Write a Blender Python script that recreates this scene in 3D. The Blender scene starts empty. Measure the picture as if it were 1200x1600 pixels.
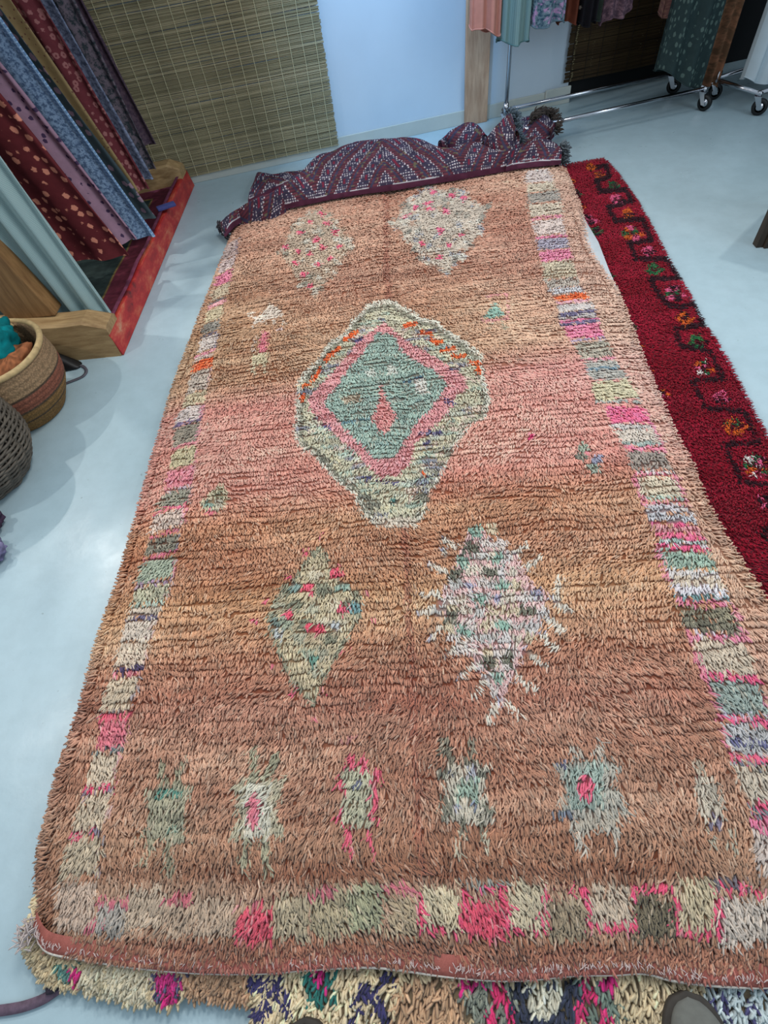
import bpy, bmesh, math, random
import numpy as np
from mathutils import Matrix, Vector
random.seed(7); rng = np.random.default_rng(7)
C = bpy.context.scene.collection

# ------------------------------------------------------------------ camera
F = 845.18; HC = 1.5
RC = np.array([[0.99464753, -0.07959438, -0.06588647],
               [-0.02469736, -0.80231153, 0.59639437],
               [-0.10033111, -0.59157496, -0.79998296]])   # rows: world X, Y, Z in camera axes (right, down, forward)
cd = bpy.data.cameras.new('camera'); cam = bpy.data.objects.new('camera', cd); C.objects.link(cam)
cd.sensor_fit = 'HORIZONTAL'; cd.sensor_width = 36; cd.lens = F / 1200 * 36; cd.clip_start = 0.02
M = Matrix(((RC[0, 0], -RC[0, 1], -RC[0, 2], 0), (RC[1, 0], -RC[1, 1], -RC[1, 2], 0), (RC[2, 0], -RC[2, 1], -RC[2, 2], HC), (0, 0, 0, 1)))
cam.matrix_world = M
bpy.context.scene.camera = cam
# ------------------------------------------------------------------ light
vs = bpy.context.scene.view_settings
vs.view_transform = 'Standard'; vs.look = 'None'; vs.gamma = 1; vs.use_curve_mapping = False; vs.exposure = 0.08
w = bpy.data.worlds.new('world'); bpy.context.scene.world = w; w.use_nodes = True
w.node_tree.nodes['Background'].inputs[0].default_value = (0.70, 0.86, 1.0, 1); w.node_tree.nodes['Background'].inputs[1].default_value = 0.58
def spot(loc, tgt, power, angle=110, rad=0.04, col=(1, 0.97, 0.93), blend=0.8):
    d = bpy.data.lights.new('ceiling_or_added_spot', 'SPOT'); d.energy = power; d.spot_size = math.radians(angle); d.spot_blend = blend
    d.shadow_soft_size = rad; d.color = col
    o = bpy.data.objects.new('ceiling_or_added_spot', d); C.objects.link(o); o.location = loc
    o.rotation_euler = (Vector(tgt) - Vector(loc)).to_track_quat('-Z', 'Y').to_euler(); return o
spot((-2.85, 2.7, 2.6), (-0.6, 1.5, 0), 75, 120, 0.03)
spot((-2.7, 1.1, 2.7), (-0.5, 1.2, 0), 65, 120, 0.03)
spot((-2.2, 3.0, 2.75), (-0.4, 1.7, 0), 85, 120, 0.03)
spot((2.6, 2.9, 2.8), (0.9, 1.6, 0), 70, 105, 0.06)
spot((0.2, 1.8, 2.8), (0.1, 1.4, 0), 150, 120, 0.35)
spot((0.1, 3.3, 2.3), (0.12, 4.4, 0.72), 170, 60, 0.12, (0.26, 0.58, 1.0), 1.0)  # added blue lamp that tints the wall, no fitting of the room
ar = bpy.data.lights.new('window_daylight', 'AREA'); ar.shape = 'RECTANGLE'; ar.size = 2.2; ar.size_y = 1.6; ar.energy = 38; ar.color = (0.72, 0.87, 1.0)
ao = bpy.data.objects.new('window_daylight', ar); C.objects.link(ao); ao.location = (3.4, 0.6, 2.1)
ao.rotation_euler = (Vector((0, 1.4, 0)) - Vector((3.4, 0.6, 2.1))).to_track_quat('-Z', 'Y').to_euler()

# ------------------------------------------------------------------ helpers
def ray(px, py):
    return RC @ np.array([px - 600.0, py - 800.0, F])
def at(px, py, z=0.0):
    r = ray(px, py); t = (z - HC) / r[2]; return np.array([r[0] * t, r[1] * t, z])
def onplane(px, py, p0, n):
    r = ray(px, py); c = np.array([0, 0, HC]); t = ((np.array(p0) - c) @ n) / (r @ n); return c + r * t
def lin(c):
    c = np.asarray(c, float) / 255.0
    return np.where(c <= 0.04045, c / 12.92, ((c + 0.055) / 1.055) ** 2.4)
def lc(*c): return tuple(float(v) for v in lin(c)) + (1.0,)
def noise2(x, y, seed=0):
    g = np.random.default_rng(seed + 1000).random((256, 256))
    xi = np.floor(x).astype(int); yi = np.floor(y).astype(int); fx = x - xi; fy = y - yi
    fx = fx * fx * (3 - 2 * fx); fy = fy * fy * (3 - 2 * fy)
    a = g[xi % 256, yi % 256]; b = g[(xi + 1) % 256, yi % 256]; c = g[xi % 256, (yi + 1) % 256]; d = g[(xi + 1) % 256, (yi + 1) % 256]
    return (a * (1 - fx) + b * fx) * (1 - fy) + (c * (1 - fx) + d * fx) * fy
def link(name, me, mat=None, parent=None, smooth=True):
    o = bpy.data.objects.new(name, me); C.objects.link(o)
    if mat is not None: me.materials.append(mat)
    if smooth and len(me.polygons): me.polygons.foreach_set('use_smooth', np.ones(len(me.polygons), bool))
    if parent is not None: o.parent = parent; o.matrix_parent_inverse = parent.matrix_world.inverted() if False else Matrix.Identity(4)
    return o
def meshnp(name, verts, faces, mat=None, parent=None, col=None, uv=None, smooth=True):
    """faces: (N,3) or (N,4) array; col per vertex (linear rgb); uv per vertex"""
    me = bpy.data.meshes.new(name)
    verts = np.ascontiguousarray(verts, np.float32); faces = np.ascontiguousarray(faces, np.int32)
    if parent is not None: verts = verts - np.array(parent.location, np.float32)
    k = faces.shape[1]
    me.vertices.add(len(verts)); me.vertices.foreach_set('co', verts.ravel())
    me.loops.add(faces.size); me.loops.foreach_set('vertex_index', faces.ravel())
    me.polygons.add(len(faces)); me.polygons.foreach_set('loop_start', np.arange(0, faces.size, k, dtype=np.int32))
    me.update(calc_edges=True)
    if col is not None:
        a = me.color_attributes.new('Col', 'FLOAT_COLOR', 'POINT'); cc = np.ones((len(verts), 4), np.float32); cc[:, :3] = col
        a.data.foreach_set('color', cc.ravel())
    if uv is not None:
        u = me.uv_layers.new(name='UVMap'); u.data.foreach_set('uv', np.asarray(uv, np.float32)[faces.ravel()].ravel())
    return link(name, me, mat, parent, smooth)
def gridfaces(nu, nv, closed_u=False):
    i = np.arange(nu if closed_u else nu - 1); j = np.arange(nv - 1)
    I, J = np.meshgrid(i, j, indexing='ij'); I2 = (I + 1) % nu
    return np.stack([I * nv + J, I2 * nv + J, I2 * nv + J + 1, I * nv + J + 1], -1).reshape(-1, 4)
def empty(name, loc, label=None, cat=None, group=None, kind=None):
    o = bpy.data.objects.new(name, None); C.objects.link(o); o.location = loc; o.empty_display_size = 0.05
    return tag(o, label, cat, group, kind)
def tag(o, label=None, cat=None, group=None, kind=None):
    if label: o['label'] = label
    if cat: o['category'] = cat
    if group: o['group'] = group
    if kind: o['kind'] = kind
    return o
def bmobj(name, bm, mat, parent=None, smooth=False):
    if parent is not None: bmesh.ops.translate(bm, verts=bm.verts, vec=-Vector(parent.location))
    me = bpy.data.meshes.new(name); bm.to_mesh(me); bm.free(); return link(name, me, mat, parent, smooth)
def hexa(bm, corners, bev=0.0):
    """8 corners: bottom 4 ccw then top 4"""
    v = [bm.verts.new(c) for c in corners]
    fs = [bm.faces.new([v[i] for i in q]) for q in ((3, 2, 1, 0), (4, 5, 6, 7), (0, 1, 5, 4), (1, 2, 6, 5), (2, 3, 7, 6), (3, 0, 4, 7))]
    if bev > 0:
        es = list({e for f in fs for e in f.edges}); bmesh.ops.bevel(bm, geom=es, offset=bev, segments=2, affect='EDGES', profile=0.6)
def box(bm, c, s, rz=0, bev=0.0):
    ca, sa = math.cos(rz), math.sin(rz); cs = []
    for z in (-1, 1):
        for x, y in ((-1, -1), (1, -1), (1, 1), (-1, 1)):
            X, Y = x * s[0] / 2, y * s[1] / 2; cs.append((c[0] + X * ca - Y * sa, c[1] + X * sa + Y * ca, c[2] + z * s[2] / 2))
    hexa(bm, cs, bev)
def tube(pts, r, n=10, caps=True):
    """returns verts, quad faces for a tube along pts with radius r (scalar or list)"""
    pts = np.array(pts, float); m = len(pts); r = np.broadcast_to(np.asarray(r, float), (m,))
    tn = np.gradient(pts, axis=0); tn /= np.linalg.norm(tn, axis=1)[:, None] + 1e-9
    up = np.array([0, 0, 1.0]) if abs(tn[0][2]) < 0.9 else np.array([1.0, 0, 0])
    V = []
    for i in range(m):
        a = np.cross(tn[i], up); a /= np.linalg.norm(a); b = np.cross(a, tn[i]); up = b
        th = np.arange(n) * 2 * np.pi / n
        V.append(pts[i] + r[i] * (np.cos(th)[:, None] * a + np.sin(th)[:, None] * b))
    V = np.concatenate(V); f = []
    for i in range(m - 1):
        for j in range(n):
            k = (j + 1) % n; f.append((i * n + j, i * n + k, (i + 1) * n + k, (i + 1) * n + j))
    if caps:
        V = np.vstack([V, pts[0], pts[-1]]); a, b = len(V) - 2, len(V) - 1
        for j in range(0, n, 2):
            f.append((a, (j + 2) % n, (j + 1) % n, j)); f.append((b, (m - 1) * n + j, (m - 1) * n + j + 1, (m - 1) * n + (j + 2) % n))
    return V, np.array(f)
def tubeobj(name, pts, r, mat, parent=None, n=10):
    V, f = tube(pts, r, n); return meshnp(name, V, f, mat, parent)
def smoothpath(P, n=40):
    P = np.array(P, float); m = len(P); out = []
    for t in np.linspace(0, m - 1 - 1e-6, n):
        i = int(t); f = t - i; p0 = P[max(i - 1, 0)]; p1 = P[i]; p2 = P[min(i + 1, m - 1)]; p3 = P[min(i + 2, m - 1)]
        out.append(0.5 * (2 * p1 + (p2 - p0) * f + (2 * p0 - 5 * p1 + 4 * p2 - p3) * f * f + (3 * p1 - p0 - 3 * p2 + p3) * f ** 3))
    return np.array(out)

# ------------------------------------------------------------------ materials
class NT:
    def __init__(s, name, rough=0.8, spec=0.3):
        s.m = bpy.data.materials.new(name); s.m.use_nodes = True; s.t = s.m.node_tree; s.b = s.t.nodes['Principled BSDF']
        s.b.inputs['Roughness'].default_value = rough; s.b.inputs['Specular IOR Level'].default_value = spec
    def n(s, ty, **kw):
        o = s.t.nodes.new(ty)
        for k, v in kw.items():
            if k[0] == '_': setattr(o, k[1:], v)
            else: o.inputs[k.replace('__', ' ')].default_value = v
        return o
    def l(s, a, b): s.t.links.new(a, b)
    def coord(s, kind='Object', scale=(1, 1, 1), rot=(0, 0, 0)):
        tc = s.n('ShaderNodeTexCoord'); mp = s.n('ShaderNodeMapping'); mp.inputs['Scale'].default_value = scale; mp.inputs['Rotation'].default_value = rot
        s.l(tc.outputs[kind], mp.inputs['Vector']); return mp.outputs['Vector']
    def noise(s, vec, scale, detail=3, rough=0.6):
        n = s.n('ShaderNodeTexNoise', Scale=scale, Detail=detail, Roughness=rough); s.l(vec, n.inputs['Vector']); return n.outputs['Fac']
    def ramp(s, fac, stops, interp='LINEAR'):
        r = s.n('ShaderNodeValToRGB'); r.color_ramp.interpolation = interp; el = r.color_ramp.elements
        while len(el) < len(stops): el.new(0.5)
        for e, (p, c) in zip(el, stops): e.position = p; e.color = c
        s.l(fac, r.inputs['Fac']); return r.outputs['Color']
    def mix(s, fac, a, b, mode='MIX'):
        m = s.n('ShaderNodeMix', _data_type='RGBA', _blend_type=mode)
        for k, v in ((0, fac), (6, a), (7, b)):
            if hasattr(v, 'links'): s.l(v, m.inputs[k])
            else: m.inputs[k].default_value = v
        return m.outputs[2]
    def bump(s, h, strength=0.3, dist=0.01):
        b = s.n('ShaderNodeBump', Strength=strength, Distance=dist); s.l(h, b.inputs['Height']); s.l(b.outputs['Normal'], s.b.inputs['Normal'])
    def out(s, col):
        if hasattr(col, 'links'): s.l(col, s.b.inputs['Base Color'])
        else: s.b.inputs['Base Color'].default_value = col
        return s.m
def W(v): return (v, v, v, 1)
def m_vcol(name, rough=0.9, noise=0.25, scale=300, spec=0.15, sheen=0.0):
    s = NT(name, rough, spec); a = s.n('ShaderNodeVertexColor', _layer_name='Col')
    f = s.noise(s.coord('Object'), scale, 2); r = s.ramp(f, [(0.3, W(1 - noise)), (0.7, W(1.0))])
    if sheen: s.b.inputs['Sheen Weight'].default_value = sheen
    return s.out(s.mix(1.0, a.outputs['Color'], r, 'MULTIPLY'))
def m_plain(name, c, rough=0.6, var=0.12, scale=8, spec=0.4, metal=0.0, bump=0.0, stretch=(1, 1, 1)):
    s = NT(name, rough, spec); s.b.inputs['Metallic'].default_value = metal
    f = s.noise(s.coord('Object', stretch), scale, 4); c0 = lc(*c)
    col = s.ramp(f, [(0.3, tuple(v * (1 - var) for v in c0[:3]) + (1,)), (0.7, tuple(min(1, v * (1 + var)) for v in c0[:3]) + (1,))])
    if bump: s.bump(f, bump, 0.01)
    return s.out(col)
def m_floor():
    s = NT('painted_concrete', 0.33, 0.45); v = s.coord('Object')
    a = s.ramp(s.noise(v, 1.1, 5), [(0.3, lc(158, 180, 187)), (0.7, lc(176, 196, 203))])
    b = s.ramp(s.noise(v, 14, 6, 0.7), [(0.35, W(0.93)), (0.6, W(1))])
    c = s.mix(1.0, a, b, 'MULTIPLY')
    d = s.ramp(s.noise(v, 42, 2), [(0.0, W(0)), (0.735, W(0)), (0.76, W(0.5))])
    c = s.mix(d, c, lc(110, 118, 120))
    rr = s.ramp(s.noise(v, 5, 4), [(0.3, W(0.26)), (0.7, W(0.42))]); s.l(rr, s.b.inputs['Roughness'])
    s.bump(s.noise(v, 6, 5), 0.08, 0.02); return s.out(c)
def m_wood(name, c0, c1, scale=6, stretch=(1, 12, 12), rough=0.6):
    s = NT(name, rough, 0.3); v = s.coord('Object', stretch); f = s.noise(v, scale, 5, 0.65)
    g = s.noise(s.coord('Object'), 3.5, 2)
    c = s.ramp(f, [(0.3, lc(*c0)), (0.62, lc(*c1))]); c = s.mix(s.ramp(g, [(0.35, W(0.35)), (0.65, W(0))]), c, lc(*[q * 0.6 for q in c0]))
    s.bump(f, 0.2, 0.004); return s.out(c)
def m_redwood():
    s = NT('chipped_red_paint', 0.5, 0.4); v = s.coord('Object', (6, 2, 5))
    f = s.noise(v, 3.0, 6, 0.7); c = s.ramp(f, [(0.3, lc(120, 30, 32)), (0.5, lc(176, 44, 42)), (0.60, lc(190, 84, 62)), (0.72, lc(190, 140, 110))])
    g = s.noise(s.coord('Object'), 9, 3); c = s.mix(s.ramp(g, [(0.62, W(0)), (0.7, W(0.8))]), c, lc(70, 30, 32)); s.bump(f, 0.2, 0.004); return s.out(c)
def m_fabric(name, base, dot=None, scale=30, size=0.3, style='blob', dark=0.65, stretch=(1, 1, 1), dot2=None, rough=0.9, selv=None):
    """printed cloth in UV metres"""
    s = NT(name, rough, 0.1); v = s.coord('UV', stretch); c = lc(*base)
    n = s.noise(v, 25, 4); col = s.ramp(n, [(0.3, tuple(q * dark for q in c[:3]) + (1,)), (0.7, c)])
    if style == 'blob':
        vo = s.n('ShaderNodeTexVoronoi', Scale=scale, Randomness=0.55); s.l(v, vo.inputs['Vector'])
        wob = s.noise(v, scale * 4, 2); a = s.n('ShaderNodeMath', _operation='MULTIPLY_ADD'); s.l(wob, a.inputs[0]); a.inputs[1].default_value = 0.35; s.l(vo.outputs['Distance'], a.inputs[2])
        k = s.ramp(a.outputs[0], [(size + 0.12, W(1)), (size + 0.17, W(0))]); col = s.mix(k, col, lc(*dot))
        if dot2:
            k2 = s.ramp(a.outputs[0], [(size * 0.45 + 0.1, W(1)), (size * 0.45 + 0.15, W(0))]); col = s.mix(k2, col, lc(*dot2))
    elif style == 'mottle':
        k = s.ramp(s.noise(v, scale, 3, 0.75), [(0.42, W(0)), (0.56, W(1))]); col = s.mix(k, col, lc(*dot))
        if dot2: k = s.ramp(s.noise(v, scale * 0.45, 3), [(0.52, W(0)), (0.6, W(0.8))]); col = s.mix(k, col, lc(*dot2))
    elif style == 'check':
        wv = s.n('ShaderNodeTexWave', Scale=scale, _bands_direction='X'); s.l(v, wv.inputs['Vector']); wv2 = s.n('ShaderNodeTexWave', Scale=scale, _bands_direction='Y'); s.l(v, wv2.inputs['Vector'])
        ad = s.n('ShaderNodeMath', _operation='ADD'); s.l(wv.outputs['Fac'], ad.inputs[0]); s.l(wv2.outputs['Fac'], ad.inputs[1])
        k = s.ramp(ad.outputs[0], [(0.3, W(0)), (0.85, W(1))]); col = s.mix(k, col, lc(*dot))
    if selv:                                   # a lighter diamond-printed border along the front edge
        vr = s.coord('UV', (1, 1, 1), (0, 0, math.pi / 4)); ck = s.n('ShaderNodeTexVoronoi', Scale=46, Randomness=0.0, _distance='MANHATTAN'); s.l(vr, ck.inputs['Vector'])
        pc = s.ramp(ck.outputs['Distance'], [(0.30, lc(*selv[0])), (0.36, lc(*selv[1])), (0.55, lc(*selv[1])), (0.62, lc(*selv[0]))])
        sp = s.n('ShaderNodeSeparateXYZ'); s.l(s.coord('UV'), sp.inputs[0]); mk_ = s.ramp(sp.outputs[0], [(0.098, W(1)), (0.102, W(0))]); col = s.mix(mk_, col, pc)
    return s.out(col)
M_floor = m_floor()
M_wall = m_plain('white_wall_paint', (196, 208, 218), 0.6, 0.03, 3)
M_dark = m_plain('unlit_room_dark', (14, 14, 16), 0.8, 0.2, 3)  # near-black: shade of the unlit room put into the colour
M_base = m_plain('cream_skirting_paint', (188, 190, 182), 0.5, 0.06, 6)
M_beam = m_wood('pale_sawn_timber', (134, 102, 66), (180, 148, 104), 5, (1.2, 9, 9))
M_post = m_wood('planed_pine', (176, 132, 102), (212, 172, 140), 5, (9, 9, 1.0))
M_red = m_redwood()
M_wool = m_vcol('knotted_wool', 0.95, 0.16, 260, 0.08, 0.15)
M_weave = m_vcol('flat_woven_wool', 0.9, 0.25, 400, 0.1)
M_chrome = NT('polished_chrome', 0.16, 0.5); M_chrome.b.inputs['Metallic'].default_value = 1.0; M_chrome = M_chrome.out(lc(190, 190, 195))
M_rubber = m_plain('black_rubber', (16, 16, 17), 0.5, 0.1, 20)

# ------------------------------------------------------------------ structure
ANG = math.radians(13.0); U = np.array([math.cos(ANG), math.sin(ANG), 0]); N = np.array([-math.sin(ANG), math.cos(ANG), 0])
W0 = at(530, 236)                                 # a point where wall meets floor
def wp(a, off, z): return W0 + U * a + N * off + np.array([0, 0, z])       # wall coordinates: along, behind(+)/in front(-), up
def wallbox(name, a0, a1, o0, o1, z0, z1, mat, parent=None, bev=0.0, smooth=False):
    bm = bmesh.new(); hexa(bm, [wp(a0, o0, z0), wp(a1, o0, z0), wp(a1, o1, z0), wp(a0, o1, z0), wp(a0, o0, z1), wp(a1, o0, z1), wp(a1, o1, z1), wp(a0, o1, z1)], bev)
    return bmobj(name, bm, mat, parent, smooth)
def onw(px, py, off=0.0):
    p = onplane(px, py, W0 + N * off, N); return float((p - W0) @ U), float(p[2])
bm = bmesh.new(); box(bm, (0.3, 2.0, -0.05), (8.6, 9.0, 0.1)); tag(bmobj('floor', bm, M_floor), 'pale blue-grey painted concrete floor', kind='structure')
a_end = onw(884, 160)[0]
tag(wallbox('wall_back', -2.9, a_end, 0, 0.12, 0, 2.9, M_wall), 'white back wall behind the rolled kilim', kind='structure')
tag(wallbox('shade_header', a_end, 4.6, 0, 0.12, 1.75, 2.9, M_dark), kind='structure')  # unseen, added above the opening to shade the floor behind it
tag(wallbox('alcove_shade_panel', a_end + 0.001, 4.6, 0.06, 0.12, 0, 1.75, M_dark), kind='structure')  # dark panel standing in for the shade inside the opening
bm = bmesh.new(); box(bm, (-3.1, 1.8, 1.45), (0.1, 5.6, 2.9)); tag(bmobj('wall_left', bm, M_wall), kind='structure')
bm = bmesh.new(); box(bm, (4.45, 3.9, 1.45), (0.1, 5.0, 2.9)); tag(bmobj('wall_right', bm, M_dark), kind='structure')
tag(wallbox('baseboard_back', -2.4, a_end, -0.014, -0.001, 0, 0.085, M_base, bev=0.003), kind='structure')
tag(wallbox('trim_1', onw(850, 150)[0], a_end + 0.01, -0.03, -0.0145, 0.0, 0.10, M_base, bev=0.004), kind='structure')
p0 = onw(729, 100, -0.05)[0]; p1 = onw(765, 100, -0.05)[0]
tag(wallbox('trim_2', p0, p1, -0.05, -0.015, 0, 2.85, M_post, bev=0.004), 'pale timber post fixed to the wall between the white panels', kind='structure')

# ------------------------------------------------------------------ reed blinds
def m_reed(name, c0, c1, c2):
    s = NT(name, 0.75, 0.2); oi = s.n('ShaderNodeObjectInfo'); v = s.coord('Object', (2.2, 40, 40))
    base = s.ramp(oi.outputs['Random'], [(0, lc(*c0)), (0.55, lc(*c1)), (1, lc(*c2))]); f = s.noise(v, 2.2, 4, 0.7)
    r = s.ramp(f, [(0.3, W(0.72)), (0.7, W(1.08))]); c = s.mix(1.0, base, r, 'MULTIPLY')
    k = s.ramp(s.noise(s.coord('Object', (30, 60, 60)), 1.0, 1), [(0.74, W(0)), (0.8, W(0.5))]); c = s.mix(k, c, lc(190, 178, 135)); return s.out(c)
M_reed = m_reed('split_bamboo', (128, 118, 90), (148, 137, 106), (166, 152, 120))
M_reedd = m_reed('dark_split_bamboo', (52, 38, 22), (62, 46, 26), (70, 54, 32))
M_thread = m_plain('pale_cotton_thread', (206, 196, 158), 0.9, 0.1, 40)
M_threadd = m_plain('dark_thread', (34, 26, 18), 0.9, 0.1, 40)
def blind(name, label, cat, a0, a1, z0, z1, off, pitch, mr, mt, nthread, tilt=0.0, individual=True):
    """reeds laid level on the wall plane, tied by vertical threads; tilt = rise per metre"""
    root = empty(name, wp(a0, off, z0), label, cat); Lw = a1 - a0; variants = []
    for k in range(10):
        n = 15; xs = np.linspace(0, Lw, n); ys = (noise2(xs * 3 + k * 7.7, xs * 0 + k, 5) - 0.5) * pitch * 0.8
        hh = pitch * (0.50 + 0.14 * noise2(xs * 5, xs * 0 + k * 3.3, 8)); dd = 0.0018 + 0.0016 * noise2(xs * 6, xs * 0 + k, 9)
        V = []
        for x, y, h, d in zip(xs, ys, hh, dd): V += [(x, -0.001, y + h), (x, -0.001 - d, y + h * 0.3), (x, -0.001 - d, y - h * 0.6), (x, -0.001, y - h)]
        f = []
        for i in range(n - 1):
            for j in range(3): f.append((i * 4 + j, i * 4 + j + 1, i * 4 + j + 5, i * 4 + j + 4))
            f.append((i * 4 + 3, i * 4, i * 4 + 4, i * 4 + 7))
        f.append((0, 3, 2, 1)); f.append(tuple((n - 1) * 4 + q for q in (0, 1, 2, 3)))
        me = bpy.data.meshes.new('reed'); me.from_pydata(V, [], f); me.materials.append(mr); variants.append(me)
    nr = int((z1 - z0) / pitch); root.rotation_euler = (0, 0, ANG)
    for i in range(nr):
        o = bpy.data.objects.new('reed', random.choice(variants)); C.objects.link(o); o.parent = root
        big = (i % 9 == 4); o.location = (random.uniform(-0.004, 0.004), random.uniform(-0.002, 0.0) - (0.002 if big else 0), (i + 0.5) * pitch + random.uniform(-0.0008, 0.0008))
        o.rotation_euler = (random.uniform(-0.3, 0.3), -tilt + random.uniform(-0.0012, 0.0012), 0)
    for k in range(nthread):
        x = Lw * (k + 0.35) / nthread; pts = [(x + (noise2(np.array([t * 8.0]), np.array([k * 5.1]), 3)[0] - 0.5) * 0.007, -0.0072 + 0.0012 * math.sin(t * 60), t * (z1 - z0)) for t in np.linspace(0, 1, 24)]
        V, f = tube(pts, 0.0019, 5, False); me = bpy.data.meshes.new('binding_thread'); me.from_pydata(V.tolist(), [], f.tolist()); me.materials.append(mt)
        o = bpy.data.objects.new('binding_thread', me); C.objects.link(o); o.parent = root
    return root
aL = onw(243, 240)[0] - 0.28
blind('bamboo_blind', 'olive split-bamboo blind hanging on the white wall, beside the hanging fabric lengths', 'blind', aL, onw(529, 228, -0.02)[0], 0.045, 1.33, -0.02, 0.0072, M_reed, M_thread, 19)
a0s = onw(882, 120, -0.02)[0]; zb = onw(960, 135, -0.02)[1]
blind('bamboo_blind', 'dark brown woven bamboo screen hanging behind the clothes rail, over the dark opening', 'blind', a0s, a0s + 0.95, max(0.12, zb), 1.74, -0.02, 0.0105, M_reedd, M_threadd, 9)

# ------------------------------------------------------------------ rugs: plan-view pattern canvases
class Canvas:
    def __init__(s, x0, x1, y0, y1, res, base, z):
        s.x0, s.y0, s.res, s.z = x0, y0, res, z; s.nx = int((x1 - x0) / res); s.ny = int((y1 - y0) / res)
        s.a = np.zeros((s.nx, s.ny, 3)); s.a[:] = base
        s.X, s.Y = np.meshgrid(x0 + (np.arange(s.nx) + 0.5) * res, y0 + (np.arange(s.ny) + 0.5) * res, indexing='ij')
    def w(s, pts): return np.array([at(p[0], p[1], s.z)[:2] for p in pts])
    def mask(s, P):
        i0 = max(int((P[:, 0].min() - s.x0) / s.res) - 1, 0); i1 = min(int((P[:, 0].max() - s.x0) / s.res) + 2, s.nx)
        j0 = max(int((P[:, 1].min() - s.y0) / s.res) - 1, 0); j1 = min(int((P[:, 1].max() - s.y0) / s.res) + 2, s.ny)
        if i1 <= i0 or j1 <= j0: return None
        X = s.X[i0:i1, j0:j1]; Y = s.Y[i0:i1, j0:j1]; m = np.zeros(X.shape, bool); n = len(P)
        for k in range(n):
            xa, ya = P[k]; xb, yb = P[(k + 1) % n]
            c = ((ya > Y) != (yb > Y)) & (X < (xb - xa) * (Y - ya) / ((yb - ya) if yb != ya else 1e-9) + xa); m ^= c
        return (slice(i0, i1), slice(j0, j1)), m
    def poly(s, pts, col, a=1.0):
        r = s.mask(s.w(pts))
        if r: v = s.a[r[0]]; v[r[1]] = v[r[1]] * (1 - a) + np.array(col) * a
    def dot(s, c, r, col, a=1.0, rough=0.25):
        n = 12; k = 1 + rough * (rng.random(n) - 0.5) * 2; s.poly([(c[0] + r * k[i] * math.cos(i * 6.283 / n), c[1] + r * 0.85 * k[i] * math.sin(i * 6.283 / n)) for i in range(n)], col, a)
    def line(s, pts, wd, col, a=1.0):
        for p, q in zip(pts[:-1], pts[1:]):
            p = np.array(p, float); q = np.array(q, float); d = q - p; L = np.linalg.norm(d); nn = np.array([-d[1], d[0]]) / L * wd / 2; e = d / L * wd * 0.3
            s.poly([p - e + nn, q + e + nn, q + e - nn, p - e - nn], col, a)
    def sample(s, x, y):
        i = np.clip(((x - s.x0) / s.res).astype(int), 0, s.nx - 1); j = np.clip(((y - s.y0) / s.res).astype(int), 0, s.ny - 1); return s.a[i, j]
def interp_pl(P, y):
    P = sorted(P, key=lambda q: q[1]); return float(np.interp(y, [p[1] for p in P], [p[0] for p in P]))

RZ = 0.085
cv = Canvas(-1.35, 1.45, -0.5, 3.9, 0.004, (190, 130, 100), RZ)
# field colour: horizontal abrash bands (traced down the middle of the rug), warmer or pinker on the right; weaker light near the bottom is kept in the lower tones
bands = [(262, (205, 150, 120)), (330, (196, 138, 108)), (420, (182, 124, 96)), (500, (188, 138, 102)), (560, (196, 146, 108)), (585, (206, 146, 118)), (600, (222, 146, 126)), (680, (222, 146, 124)),
         (740, (218, 138, 116)), (765, (206, 132, 102)), (800, (192, 128, 88)), (870, (188, 122, 86)), (920, (206, 144, 98)), (980, (208, 144, 104)), (1040, (196, 126, 96)), (1100, (180, 108, 84)),
         (1180, (188, 120, 92)), (1260, (184, 118, 90)), (1330, (178, 116, 86)), (1375, (160, 100, 74)), (1450, (170, 106, 76)), (1560, (160, 96, 72))]
by = np.array([at(620, b[0], RZ)[1] for b in bands])[::-1]; bc = np.array([b[1] for b in bands], float)[::-1]
Yr = cv.Y - cv.X * np.interp(cv.Y, [0, 3.4], [-0.04, 0.13])        # rows run slightly askew
for k in range(3): cv.a[..., k] = np.interp(Yr, by, bc[:, k])
wgt = np.clip((cv.X - 0.2) / 0.8, 0, 1) * np.exp(-((cv.Y - 1.9) / 0.9) ** 2)
cv.a += wgt[..., None] * np.array([14, 14, 26])
lw = np.clip((-cv.X - 0.3) / 0.5, 0, 1) * np.exp(-((cv.Y - 2.35) / 0.42) ** 2); cv.a += lw[..., None] * np.array([-14, -6, -12])
lowk = np.clip((1.3 - cv.Y) / 1.0, 0, 1)[..., None]; cv.a = cv.a * (1 - lowk) + cv.a * np.array([0.955, 1.02, 1.0]) * lowk
n1 = noise2(cv.X * 2.2, cv.Y * 16, 1); n2 = noise2(cv.X * 7, cv.Y * 42, 2); n3 = noise2(cv.X * 3, cv.Y * 3, 3)
cv.a += ((n1 - 0.5) * 30 + (n2 - 0.5) * 22)[..., None] * np.array([0.8, 1.0, 0.9]) + ((n3 - 0.5) * 26)[..., None] * np.array([0.6, 0.9, 0.8])
cv.line([(600, 300), (605, 500), (628, 820), (650, 1140), (657, 1500)], 9, (150, 78, 58), 0.55)
# edges of the rug paler on the right
edgeR = [(853, 262), (875, 312), (906, 437), (944, 525), (969, 578), (1019, 656), (1070, 772), (1112, 850), (1164, 990), (1185, 1058), (1240, 1200), (1265, 1300), (1290, 1370)]
cv.poly(edgeR + [(1500, 1370), (1500, 262)], (214, 172, 146), 0.55)
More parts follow.
